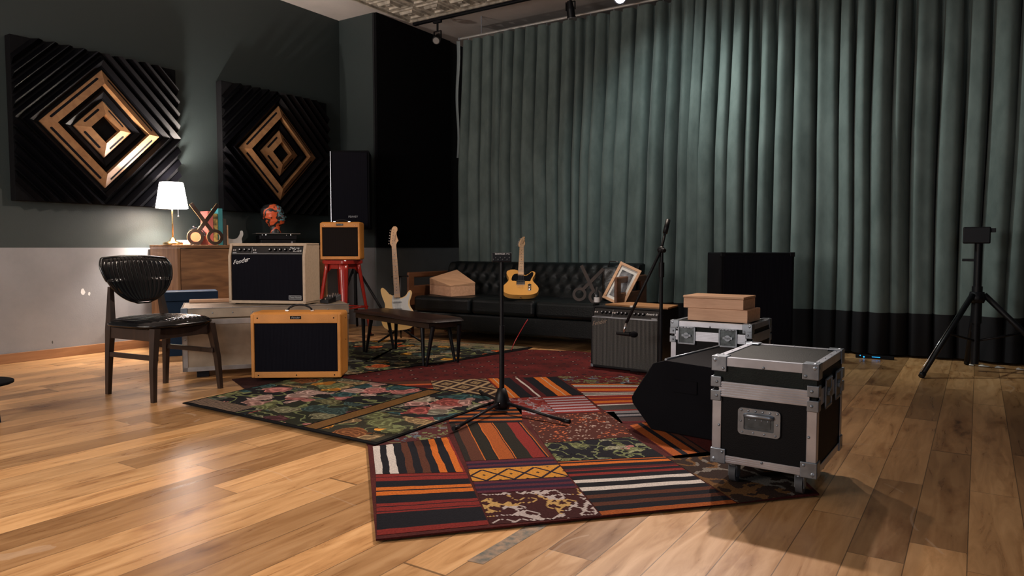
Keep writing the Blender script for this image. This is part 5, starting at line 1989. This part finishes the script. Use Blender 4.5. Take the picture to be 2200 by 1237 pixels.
# ================================================================== RED STOOL
t = thing('metal_stool', 'tall red enamelled metal stool carrying the small yellow amplifier', 'stool', (-5.371, 5.084, 0.0), R(4))
SH = 0.775
gg = G()
gg.prism(rrect(0.31, 0.31, 0.05), SH - 0.035, SH, 'xy', 0, 0.006)
gg.done('seat', M['redmetal'], t)
for k in range(4):
    a = PI / 4 + k * PI / 2
    ca, sa = math.cos(a), math.sin(a)
    gg = G()
    rows = []
    for f, rad, wd, dp in ((0, 0.27, 0.05, 0.026), (0.5, 0.215, 0.070, 0.032), (0.9, 0.165, 0.100, 0.038), (1.0, 0.155, 0.108, 0.038)):
        z_ = f * (SH - 0.02)
        c = Vector((ca * rad, sa * rad, z_))
        tn = Vector((-sa, ca, 0))
        rd = Vector((ca, sa, 0))
        rows.append([gg.v(c + tn * (wd / 2) * sx + rd * dp * dy) for sx, dy in ((-1, -0.5), (-0.82, 0.25), (-0.35, 0.5), (0.35, 0.5), (0.82, 0.25), (1, -0.5))])
    for r0, r1 in zip(rows, rows[1:]):
        for i in range(6):
            gg.face([r0[i], r0[(i + 1) % 6], r1[(i + 1) % 6], r1[i]], 0, i < 5)
    gg.face(list(reversed(rows[0])))
    gg.face(rows[-1])
    lg = gg.done('leg', M['redmetal'], t)
    G().box(ca * 0.27 - 0.025, ca * 0.27 + 0.025, sa * 0.27 - 0.025, sa * 0.27 + 0.025, 0.0, 0.014, 0.003).done('rubber_foot', M['black'], lg)
gg = G()
for k in range(4):
    a0, a1 = PI / 4 + k * PI / 2, PI / 4 + (k + 1) * PI / 2
    p0 = Vector((math.cos(a0) * 0.165, math.sin(a0) * 0.165, 0))
    p1 = Vector((math.cos(a1) * 0.165, math.sin(a1) * 0.165, 0))
    mid = (p0 + p1) / 2
    o_ = mid.normalized() * 0.012
    vs = [gg.v(p0 + Vector((0, 0, SH - 0.04))), gg.v(p0 + Vector((0, 0, SH - 0.15))), gg.v(p0.lerp(p1, 0.3) + o_ * 0 + Vector((0, 0, SH - 0.085))),
          gg.v(p0.lerp(p1, 0.7) + Vector((0, 0, SH - 0.085))), gg.v(p1 + Vector((0, 0, SH - 0.15))), gg.v(p1 + Vector((0, 0, SH - 0.04)))]
    gg.face(vs)
gg.done('skirt', M['redmetal'], t)
gg = G()
for k in range(4):
    a0, a1 = PI / 4 + k * PI / 2, PI / 4 + (k + 1) * PI / 2
    gg.tube([(math.cos(a0) * 0.245, math.sin(a0) * 0.245, 0.30), (math.cos(a1) * 0.245, math.sin(a1) * 0.245, 0.30)], 0.009)
gg.done('foot_rest', M['redmetal'], t)

# --- PA speaker on its stand in the corner
t = thing('pa_speaker', 'tall black loudspeaker in the dark corner behind the small yellow amplifier', 'speaker', (-5.66, 5.54, 1.10), R(33))
G().prism([(-0.20, -0.19), (0.20, -0.19), (0.15, 0.19), (-0.15, 0.19)], 0.0, 0.82, 'xy', 0, 0.008).done('cabinet', M['blackmatt'], t)
G().box(-0.185, 0.185, -0.202, -0.189, 0.02, 0.80, 0.004).done('grille', M['grille_black'], t)
text('logo_text', 'PEAVEY', 0.030, M['greyprint'], t, (0.03, -0.2035, 0.125), (R(90), 0, 0), 0.0, 0.0005, xs=1.0)
G().box(-0.204, -0.199, -0.205, -0.200, 0.03, 0.81).done('edge_strip', M['alu'], t)  # thin aluminium strip up the left front edge
sd = thing('speaker_stand', 'black tripod stand under the corner loudspeaker', 'speaker stand', (-5.66, 5.54, 0.0), R(33))
G().cyl((0, 0, 0.20), (0, 0, 1.098), 0.0175).done('pole', M['black'], sd)
G().cyl((0, 0, 0.62), (0, 0, 0.72), 0.03).done('collar', M['black'], sd)
for k in range(3):
    a = R(-20 + 120 * k)
    r_ = 0.48 if k == 0 else 0.30
    G().tube([(0.02 * math.cos(a), 0.02 * math.sin(a), 0.68), (r_ * math.cos(a), r_ * math.sin(a), 0.015)], 0.013).done('leg', M['black'], sd)

# ================================================================== SIDEBOARD AND WHAT STANDS ON IT
t = thing('sideboard', 'rustic oak sideboard against the dark wall below the lamp', 'sideboard', (XL + 0.02, 3.605, 0.0), 0)
CD, CL, CH = 0.43, 1.72, 0.925
G().box(0.0, CD, 0.0, CL, CH - 0.028, CH, 0.003).done('top_board', M['oakcab'], t)
G().box(0.0, CD - 0.004, 0.004, 0.03, 0.06, CH - 0.029, 0.002).done('side_panel', M['oakvert'], t)
G().box(0.0, CD - 0.004, CL - 0.03, CL - 0.004, 0.06, CH - 0.029, 0.002).done('side_panel', M['oakvert'], t)
G().box(0.0, CD - 0.05, 0.03, CL - 0.03, 0.06, CH - 0.029).done('carcass', M['oakcab'], t)
for k in range(3):
    y0 = 0.034 + k * (CL - 0.068) / 3
    dr = G().box(CD - 0.048, CD - 0.006, y0 + 0.002, y0 + (CL - 0.068) / 3 - 0.004, 0.075, CH - 0.034, 0.003).done('door', M['oakcab'], t)
    G().cyl((CD - 0.006, y0 + 0.50, 0.5), (CD + 0.012, y0 + 0.50, 0.5), 0.01).done('door_knob', M['black'], dr)
G().box(0.02, CD - 0.04, 0.03, CL - 0.03, 0.0, 0.06).done('plinth', M['walnut'], t)
ZC = CH + 0.0005

# lamp
t = thing('table_lamp', 'lit table lamp with white shade and slim brass stem on the sideboard', 'lamp', (-6.0, 3.66, ZC), 0)
G().lathe([(0.0, 0), (0.078, 0), (0.083, 0.008), (0.080, 0.020), (0.055, 0.026), (0.030, 0.036), (0.022, 0.055), (0.010, 0.066), (0, 0.068)], n=40).done('base', M['brass'], t)
G().lathe([(0.0075, 0.06), (0.007, 0.2), (0.0085, 0.33), (0.009, 0.36)], n=16).done('stem', M['brass'], t)
ls_, lz0, lz1 = 0, 0.325, 0.550
gg = G()
n = 48
rows = []
for r_, z_ in ((0.132, lz0), (0.098, lz1 - 0.008), (0.094, lz1)):
    rows.append([gg.v((r_ * math.cos(2 * PI * i / n), r_ * math.sin(2 * PI * i / n), z_)) for i in range(n)])
for a, b in zip(rows, rows[1:]):
    for i in range(n):
        gg.face([a[i], a[(i + 1) % n], b[(i + 1) % n], b[i]], 0, True)
gg.done('lamp_shade', M['shade'], t)
gg = G().tube([(0.133 * math.cos(2 * PI * i / 40), 0.133 * math.sin(2 * PI * i / 40), lz0) for i in range(41)], 0.003, 6)
gg.done('shade_rim', M['white'], t)
gg = G()
for k in range(3):
    a = R(120 * k)
    gg.tube([(0, 0, lz0 + 0.03), (0.13 * math.cos(a), 0.13 * math.sin(a), lz0 + 0.005)], 0.002, 6)
gg.done('shade_ring', M['brass'], t)
gg = G().cyl((0.045, 0.030, 0.255), (0.045, 0.030, 0.36), 0.0022, n=6)
gg.ball((0.045, 0.030, 0.252), 0.006)
gg.done('pull_cord', M['chrome'], t)
lb = bpy.data.lights.new('lamp_bulb', 'POINT')
lb.energy = 140
lb.color = (1.0, 0.88, 0.78)
lb.shadow_soft_size = 0.035
lo_ = bpy.data.objects.new('lamp_bulb', lb)
lo_.location = (0, 0, 0.485)
lo_.parent = t
col.objects.link(lo_)


# scissors-shaped ornaments
def scissors(label, loc, rot, mf=None):
    t = thing('wooden_scissors', label, 'ornament', loc, 0)
    t.rotation_euler = rot
    gg = G()
    n = 28
    for sx in (-1, 1):
        cx, cz = sx * 0.083, 0.072
        # ring
        for y0, y1, m in ((-0.007, 0.007, 0),):
            A, B, A2, B2 = [], [], [], []
            for i in range(n):
                a = 2 * PI * i / n
                co, si = math.cos(a), math.sin(a)
                A.append(gg.v((cx + 0.072 * co, y0, cz + 0.072 * si)))
                B.append(gg.v((cx + 0.043 * co, y0, cz + 0.043 * si)))
                A2.append(gg.v((cx + 0.072 * co, y1, cz + 0.072 * si)))
                B2.append(gg.v((cx + 0.043 * co, y1, cz + 0.043 * si)))
            for i in range(n):
                j = (i + 1) % n
                gg.face([A[i], A[j], B[j], B[i]], 0)
                gg.face([A2[i], B2[i], B2[j], A2[j]], 0)
                gg.face([A[i], A2[i], A2[j], A[j]], 1)
                gg.face([B[i], B[j], B2[j], B2[i]], 1)
        # blade from this ring up to the other side
        p0 = Vector((sx * 0.055, 0.128))
        p1 = Vector((-sx * 0.115, 0.372))
        d = (p1 - p0).normalized()
        nn = Vector((-d.y, d.x)) * 0.017
        q = [p0 + nn, p0 - nn, p1 - nn, p1 + nn]
        y0, y1 = (-0.0075, 0.0065) if sx < 0 else (-0.0065, 0.0075)
        gg.prism([(a.x, a.y) for a in q], y0, y1, 'xz', 0, 0, 1)
    gg.done('cut_out', [M['brownblack'] if mf is None else mf, M['edgewood'] if mf is None else mf], t)
    return t


scissors('black wooden scissors ornament standing on the sideboard in front of the books', (-5.925, 3.93, ZC), (0, 0, R(66)))
scissors('dark brown wooden scissors ornament standing on the right of the sofa', (-2.83, 5.50, 0.4265), (R(-14), R(8), R(20)), M['walnut']).scale = (0.85, 0.85, 0.85)

# clock, block
t = thing('alarm_clock', 'round orange and black alarm clock behind the black scissors ornament', 'clock', (-6.06, 3.93, ZC), R(50))
G().cyl((0, -0.03, 0.075), (0, 0.03, 0.075), 0.068, n=32).done('case', M['orange'], t)
gg = G()
for k in range(14):
    a0, a1 = PI * k / 14, PI * (k + 1) / 14
    gg.prism([(0.07 * math.cos(a0), 0.085 + 0.07 * math.sin(a0)), (0.07 * math.cos(a1), 0.085 + 0.07 * math.sin(a1)), (0.078 * math.cos(a1), 0.085 + 0.078 * math.sin(a1)), (0.078 * math.cos(a0), 0.085 + 0.078 * math.sin(a0))], -0.034, 0.034, 'xz')
gg.done('hood', M['black'], t)
for sx in (-1, 1):
    G().cyl((sx * 0.03, 0, 0.0), (sx * 0.025, 0, 0.02), 0.006, n=8).done('foot', M['chrome'], t)
    G().ball((sx * 0.025, 0, 0.168), 0.010, sc=(1, 1, 0.8)).done('bell', M['chrome'], t)
o = tag(G().box(-0.05, 0.05, -0.05, 0.05, 0, 0.045, 0.006).done('white_block', M['paper']), 'low white block beside the orange clock on the sideboard', 'block')
o.location = (-6.17, 3.86, ZC)

# books
bx = [('red', M['bookred'], 4.020, 0.057, 0.315, 'thick red book with faded spine at the left of the row'),
      ('yellow', M['bookyellow'], 4.080, 0.046, 0.295, 'black and yellow book between the red and teal ones'),
      ('teal', M['bookteal'], 4.130, 0.048, 0.345, 'tall teal book standing in the row'),
      ('dark', M['bookdark'], 4.180, 0.036, 0.25, 'small dark book against the wooden bookend')]
for nme, m, y0, th, hh, lab in bx:
    t = thing('book', lab, 'book', (-6.13, y0, ZC), 0, 'books on the sideboard')
    G().box(0.0, 0.11, 0, 0.003, 0, hh).box(0.0, 0.11, th - 0.005, th - 0.002, 0, hh).box(0.107, 0.113, 0, th - 0.002, 0, hh, 0.001).done('cover', m, t)
    G().box(0.003, 0.106, 0.0035, th - 0.0055, 0.004, hh - 0.004).done('pages', M['paper'], t)
t = thing('bookend', 'light wooden bookend at the right of the books', 'bookend', (-6.17, 4.222, ZC), 0)
G().box(0.04, 0.15, 0, 0.014, 0, 0.19, 0.001).done('upright', M['lightwood'], t)
G().box(0.04, 0.15, 0.0145, 0.20, 0, 0.012, 0.001).done('foot', M['lightwood'], t)
# white pickguard shape
pgp = smoothpoly([(-0.07, 0), (0.075, 0), (0.085, 0.05), (0.10, 0.09), (0.095, 0.125), (0.075, 0.125), (0.065, 0.09), (0.04, 0.055), (0.0, 0.045), (-0.06, 0.05)], 5)
o = tag(G().prism(pgp, -0.004, 0.004, 'xz').done('pickguard_ornament', M['pickwhite']), 'white horned guitar pickguard leaning beside the wooden bookend', 'ornament')
o.location = (-6.08, 4.325, ZC + 0.0125)
o.rotation_euler = (0, 0, R(70))

# turntable stack with painted head
t = thing('record_player', 'black stacked record decks at the right end of the sideboard', 'record player', (-6.03, 4.80, ZC), R(60))
G().box(-0.17, 0.17, -0.15, 0.15, 0.006, 0.052, 0.004).done('lower_deck', M['black'], t)
G().box(-0.18, 0.18, -0.15, 0.15, 0.058, 0.098, 0.004).done('upper_deck', M['black'], t)
G().box(-0.215, 0.215, -0.165, 0.165, 0.112, 0.120, 0.003).done('dust_cover', mat('smoked_lid', (0.10, 0.095, 0.09), 0.45, spec=0.2), t)
for sx in (-1, 1):
    G().cyl((sx * 0.13, -0.13, 0.0), (sx * 0.13, -0.13, 0.007), 0.015).cyl((sx * 0.13, 0.13, 0.0), (sx * 0.13, 0.13, 0.007), 0.015).done('foot', M['black'], t)
    G().cyl((sx * 0.12, -0.156, 0.098), (sx * 0.12, -0.156, 0.112), 0.008).cyl((sx * 0.12, 0.1, 0.098), (sx * 0.12, 0.1, 0.112), 0.008).done('spacer', M['chrome'], t)
gg = G().cyl((0.13, -0.153, 0.03), (0.13, -0.149, 0.03), 0.010)
gg.box(0.10, 0.16, -0.152, -0.149, 0.008, 0.014)
gg.done('dial', M['alu'], t)


def head_mesh():
    """profile head looking to +x, eyes, nose, lips, neck"""
    gg = G()
    nu, nv = 40, 44

    def fn(a, b):
        th = 2 * PI * a
        ph_ = b
        z = 0.0 + 0.30 * ph_
        # radius profile: neck, jaw, cheek, cranium
        keys = [(0.0, 0.052, 0.0), (0.12, 0.046, 0.0), (0.24, 0.048, 0.004), (0.30, 0.068, 0.014), (0.42, 0.082, 0.012), (0.55, 0.092, 0.0), (0.7, 0.100, -0.006), (0.84, 0.092, -0.010),
                (0.93, 0.066, -0.012), (0.985, 0.030, -0.012), (1.0, 0.002, -0.012)]
        for (k0, r0, c0), (k1, r1, c1) in zip(keys, keys[1:]):
            if k0 <= ph_ <= k1:
                tt = (ph_ - k0) / (k1 - k0)
                tt = tt * tt * (3 - 2 * tt)
                r_ = r0 + (r1 - r0) * tt
                c_ = c0 + (c1 - c0) * tt
                break
        x = c_ + r_ * 1.12 * math.cos(th)
        y = r_ * 0.86 * math.sin(th)
        fr = max(0, math.cos(th)) ** 10
        fw = max(0, math.cos(th)) ** 3

        def bump(c, w__, h_):
            return h_ * math.exp(-((ph_ - c) / w__) ** 2)
        x += fr * (bump(0.50, 0.035, 0.022) + bump(0.545, 0.04, 0.012) + bump(0.415, 0.016, 0.010) + bump(0.385, 0.014, 0.008) + bump(0.32, 0.03, 0.012)) + fw * (bump(0.64, 0.03, 0.006) - bump(0.59, 0.02, 0.008))
        # eye sockets
        e = math.exp(-((abs(th if th < PI else th - 2 * PI) - 0.42) / 0.16) ** 2) * math.exp(-((ph_ - 0.59) / 0.022) ** 2)
        x -= 0.012 * e
        # ears
        er = math.exp(-((abs(th if th < PI else 2 * PI - th) - 1.75) / 0.12) ** 2) * math.exp(-((ph_ - 0.55) / 0.05) ** 2)
        y += (0.014 * er) * (1 if th < PI else -1)
        return (x, y, z)
    gg.grid(fn, nu, nv)
    return gg


hm = bpy.data.materials.new('painted_head')
hm.use_nodes = True
nt = hm.node_tree
b = nt.nodes['Principled BSDF']
tc = nd(nt, 'ShaderNodeTexCoord')
n1 = nd(nt, 'ShaderNodeTexNoise')
n1.inputs['Scale'].default_value = 7
n1.inputs['Detail'].default_value = 2
nt.links.new(tc.outputs['Object'], n1.inputs['Vector'])
r1 = ramp(nt, [(0.0, (0.62, 0.10, 0.03)), (0.40, (0.02, 0.018, 0.018)), (0.47, (0.62, 0.10, 0.03)), (0.53, (0.012, 0.013, 0.014))], 'CONSTANT')
nt.links.new(n1.outputs['Fac'], r1.inputs['Fac'])
sp = nd(nt, 'ShaderNodeSeparateXYZ')
nt.links.new(tc.outputs['Object'], sp.inputs[0])
fx = math_node(nt, 'MULTIPLY', math_node(nt, 'GREATER_THAN', sp.outputs[0], 0.05), math_node(nt, 'GREATER_THAN', sp.outputs[2], 0.12))
n2 = nd(nt, 'ShaderNodeTexNoise')
n2.inputs['Scale'].default_value = 26
nt.links.new(tc.outputs['Object'], n2.inputs['Vector'])
r2 = ramp(nt, [(0.0, (0.03, 0.02, 0.02)), (0.47, (0.14, 0.32, 0.38)), (0.58, (0.25, 0.06, 0.04))], 'CONSTANT')
nt.links.new(n2.outputs['Fac'], r2.inputs['Fac'])
mx = nd(nt, 'ShaderNodeMix', data_type='RGBA')
nt.links.new(fx, mx.inputs['Factor'])
nt.links.new(r1.outputs['Color'], mx.inputs['A'])
nt.links.new(r2.outputs['Color'], mx.inputs['B'])
nt.links.new(mx.outputs['Result'], b.inputs['Base Color'])
b.inputs['Roughness'].default_value = 0.4
o = tag(head_mesh().done('painted_head', hm), 'mannequin head painted orange, black and blue on the record decks', 'sculpture')
o.location = (-6.03, 4.79, ZC + 0.1205)
o.rotation_euler = (0, R(-6), R(48))
o.scale = (1, 1, 1.02)

# ================================================================== FRAME ON THE SOFA
t = thing('picture_frame', 'light wooden picture frame leaning back at the right end of the sofa', 'picture frame', (-2.62, 5.58, 0.4300), 0)
t.rotation_euler = (R(-20), R(24), R(14))
FW, FH, fb_ = 0.20, 0.36, 0.024
gg = G()
gg.box(-FW / 2, FW / 2, -0.01, 0.01, 0, fb_, 0.002).box(-FW / 2, FW / 2, -0.01, 0.01, FH - fb_, FH, 0.002)
gg.box(-FW / 2, -FW / 2 + fb_, -0.01, 0.01, fb_, FH - fb_, 0.002).box(FW / 2 - fb_, FW / 2, -0.01, 0.01, fb_, FH - fb_, 0.002)
gg.done('frame', M['lightwood'], t)
G().box(-FW / 2 + 0.02, FW / 2 - 0.02, 0.0, 0.006, 0.02, FH - 0.02).done('mount', M['mount'], t)
G().box(-FW / 2 + 0.045, FW / 2 - 0.045, -0.0015, 0.0, 0.05, FH - 0.06).done('picture', M['photo'], t, 'grey monochrome picture')
t = thing('small_bottle', 'small dark bottle with a white label beside the picture frame', 'bottle', (-2.70, 5.44, 0.4265), 0)
G().lathe([(0, 0), (0.022, 0), (0.024, 0.005), (0.024, 0.09), (0.012, 0.115), (0.010, 0.14), (0, 0.142)], n=20).done('glass_body', mat('dark_glass', (0.02, 0.022, 0.024), 0.15), t)
G().cyl((0, 0, 0.012), (0, 0, 0.055), 0.0246, n=20, cap=False).done('label_wrap', M['white'], t)
t = thing('leather_bag', 'black leather bag against the right end of the sofa back', 'bag', (-2.70, 5.82, 0.4265), R(10))
G().box(-0.12, 0.08, -0.05, 0.07, 0, 0.30, 0.03, 0, 4).done('bag_body', M['leather'], t)
G().tube([(-0.07, 0, 0.295), (-0.06, 0, 0.35), (0.02, 0, 0.35), (0.03, 0, 0.295)], 0.006).done('bag_handle', M['leather'], t)

# ================================================================== MICROPHONE STANDS
t = thing('monitor_mixer_stand', 'straight black stand with tripod feet in the middle of the rugs', 'microphone stand', (-2.131, 3.156, 0.0225), 0)
G().cyl((0, 0, 0.03), (0, 0, 0.80), 0.0105).cyl((0, 0, 0.03), (0, 0, 0.46), 0.014).done('pole', M['black'], t)
G().lathe([(0.0, 0.01), (0.040, 0.01), (0.046, 0.03), (0.034, 0.085), (0.022, 0.12), (0.0, 0.125)], n=24).done('hub', M['black'], t)
G().ball((0.012, -0.040, 0.045), 0.005).done('hub_screw', M['chrome'], t)
for fx_, fy_ in ((0.05, -0.49), (0.45, -0.06), (-0.36, 0.30)):
    G().tube([(fx_ * 0.05, fy_ * 0.05, 0.045), (fx_ * 0.9, fy_ * 0.9, 0.012)], 0.0085).done('leg', M['black'], t)
    G().tube([(fx_ * 0.9, fy_ * 0.9, 0.011), (fx_, fy_, 0.011)], 0.011).done('rubber_foot', M['rubber'] if False else M['black'], t)
mxr = thing('monitor_mixer', 'small black mixer box with white lettering on top of the straight stand', 'mixer', (-2.131, 3.156, 0.824), R(30))
G().box(-0.052, 0.052, -0.016, 0.030, 0.0, 0.050, 0.004).done('housing', M['black'], mxr)
text('front_text', 'BEHRINGER  P16', 0.0105, M['white'], mxr, (0.004, -0.0165, 0.043), (R(90), 0, 0), 0.0, 0.0003)
gg = G()
for k in range(8):
    gg.cyl((-0.042 + k * 0.012, -0.021, 0.014 + (k % 2) * 0.010), (-0.042 + k * 0.012, -0.016, 0.014 + (k % 2) * 0.010), 0.0035, n=8)
gg.done('buttons', M['rubber'], mxr)

t = thing('boom_microphone_stand', 'black boom stand reaching in front of the grey grille amplifier', 'microphone stand', (-1.805, 4.62, 0.0), 0)
G().cyl((0, 0, 0.03), (0, 0, 0.875), 0.012).cyl((0, 0, 0.03), (0, 0, 0.44), 0.016).cyl((0, 0, 0.70), (0, 0, 0.80), 0.019).done('pole', M['black'], t)
G().lathe([(0.0, 0.01), (0.04, 0.01), (0.044, 0.03), (0.022, 0.10), (0, 0.105)], n=20).done('hub', M['black'], t)
for fx_, fy_ in ((-0.02, -0.24), (0.20, 0.12), (-0.24, 0.05)):
    G().tube([(0, 0, 0.05), (fx_, fy_, 0.022)], 0.009).done('leg', M['black'], t)
cl = Vector((-0.004, 0.0, 0.885))
G().ball(cl, 0.026, sc=(1.1, 0.8, 1)).done('boom_clamp', M['black'], t)
G().cyl((0.01, -0.02, 0.885), (0.034, -0.035, 0.88), 0.014, n=12).done('clamp_knob', M['black'], t)
top = Vector((-1.795 + 1.805, 4.70 - 4.62, 1.082))
d_ = (cl - top)
low = Vector((-1.945 + 1.805, 4.36 - 4.62, 0.40))
G().tube([tuple(top), tuple(cl), tuple(low)], 0.010).done('boom_arm', M['black'], t)
G().tube([tuple(top + (top - cl).normalized() * 0.01), tuple(top.lerp(cl, 0.42))], 0.017).done('counterweight', M['black'], t)
mc = thing('microphone', 'black microphone hanging sideways at the end of the boom before the grille', 'microphone', (-1.945, 4.36, 0.40), 0)
G().tube([(0, 0, 0.0), (-0.012, -0.005, -0.045), (-0.015, 0.0, -0.07)], 0.009).done('clip', M['chrome'], mc)
gg = G().cyl((-0.07, 0.01, -0.072), (0.03, 0.0, -0.072), 0.013, 0.016)
gg.done('handle', M['black'], mc)
G().ball((0.055, -0.002, -0.072), 0.024, sc=(1.2, 1, 0.9)).done('windscreen', M['blackmatt'], mc)

# tripod light stand at right
t = thing('tripod_stand', 'heavy black tripod stand in front of the curtain at the right edge', 'tripod', (0.0, 6.18, 0.0), 0)
G().cyl((0, 0, 0.05), (0, 0, 1.0), 0.026).cyl((0, 0, 0.35), (0, 0, 0.62), 0.034).done('column', M['black'], t)
G().box(0.068, 0.10, -0.02, 0.02, 1.01, 1.04, 0.003).done('knob', M['black'], t)
gg = G().box(-0.10, 0.07, -0.04, 0.04, 0.93, 1.05, 0.008)
G().box(-0.10, 0.0, -0.012, 0.012, 0.80, 0.82, 0.003).done('side_clamp', M['black'], t)
gg.done('bracket_head', M['black'], t)
G().lathe([(0, 0.50), (0.045, 0.50), (0.055, 0.53), (0.045, 0.58), (0, 0.58)], n=20).done('collar', M['black'], t)
feet = [(-0.303, -0.543), (0.55, 0.10), (-0.05, 0.28)]
for k, (fx_, fy_) in enumerate(feet):
    lg = G().tube([(fx_ * 0.08, fy_ * 0.08, 0.56), (fx_, fy_, 0.014)], 0.016 if k == 0 else 0.02).done('leg', M['black'], t)
    G().tube([(fx_ * 0.97, fy_ * 0.97, 0.03), (fx_ * 1.01, fy_ * 1.01, 0.012)], 0.02).done('rubber_foot', M['black'], lg)
    G().tube([(0, 0, 0.22), (fx_ * 0.5, fy_ * 0.5, 0.29)], 0.008).done('brace', M['black'], lg)
G().tube([(-0.303 * 0.1 - 0.018, -0.543 * 0.1, 0.555), (-0.303 - 0.014, -0.543 - 0.008, 0.035)], 0.003, 6).done('chrome_edge', M['chrome'], t, 'bright metal edge of the near leg')

# things glowing and showing under the hem at right
t = thing('power_strip', 'device with small blue lights on the floor by the curtain hem', 'power strip', (-0.70, 6.42, 0.0), R(4))
G().box(-0.12, 0.16, -0.02, 0.02, 0.0, 0.028, 0.004).done('housing', M['black'], t)
G().ball((-0.085, -0.021, 0.022), 0.004).ball((-0.058, -0.021, 0.012), 0.006).done('led', M['blue_led'], t)
G().box(0.0, 0.06, -0.0215, -0.02, 0.014, 0.018).done('led_bar', M['blue_led'], t)
for k, (a_, b_, s_) in enumerate(((-0.02, 6.44, 0.02), (0.06, 6.43, 0.045), (0.16, 6.42, 0.04), (0.28, 6.40, 0.03))):
    o = tag(G().grid(lambda u, v: ((u - 0.5) * s_ * 1.6, (v - 0.5) * 0.04, 0.006 + 0.012 * math.sin(PI * u) * math.sin(PI * v) * (1 + 0.5 * math.sin(7 * u))), 8, 6).done('paper_scrap', M['paper']),
            ['tiny pale scrap of paper by the hem, nearest the tripod foot', 'curled paper scrap by the hem, second from the tripod foot', 'crumpled paper scrap by the hem, third from the tripod foot',
             'rightmost bright paper scrap lying by the curtain hem'][k], 'paper scrap', 'paper scraps by the curtain hem')
    o.location = (a_, b_, 0.0)
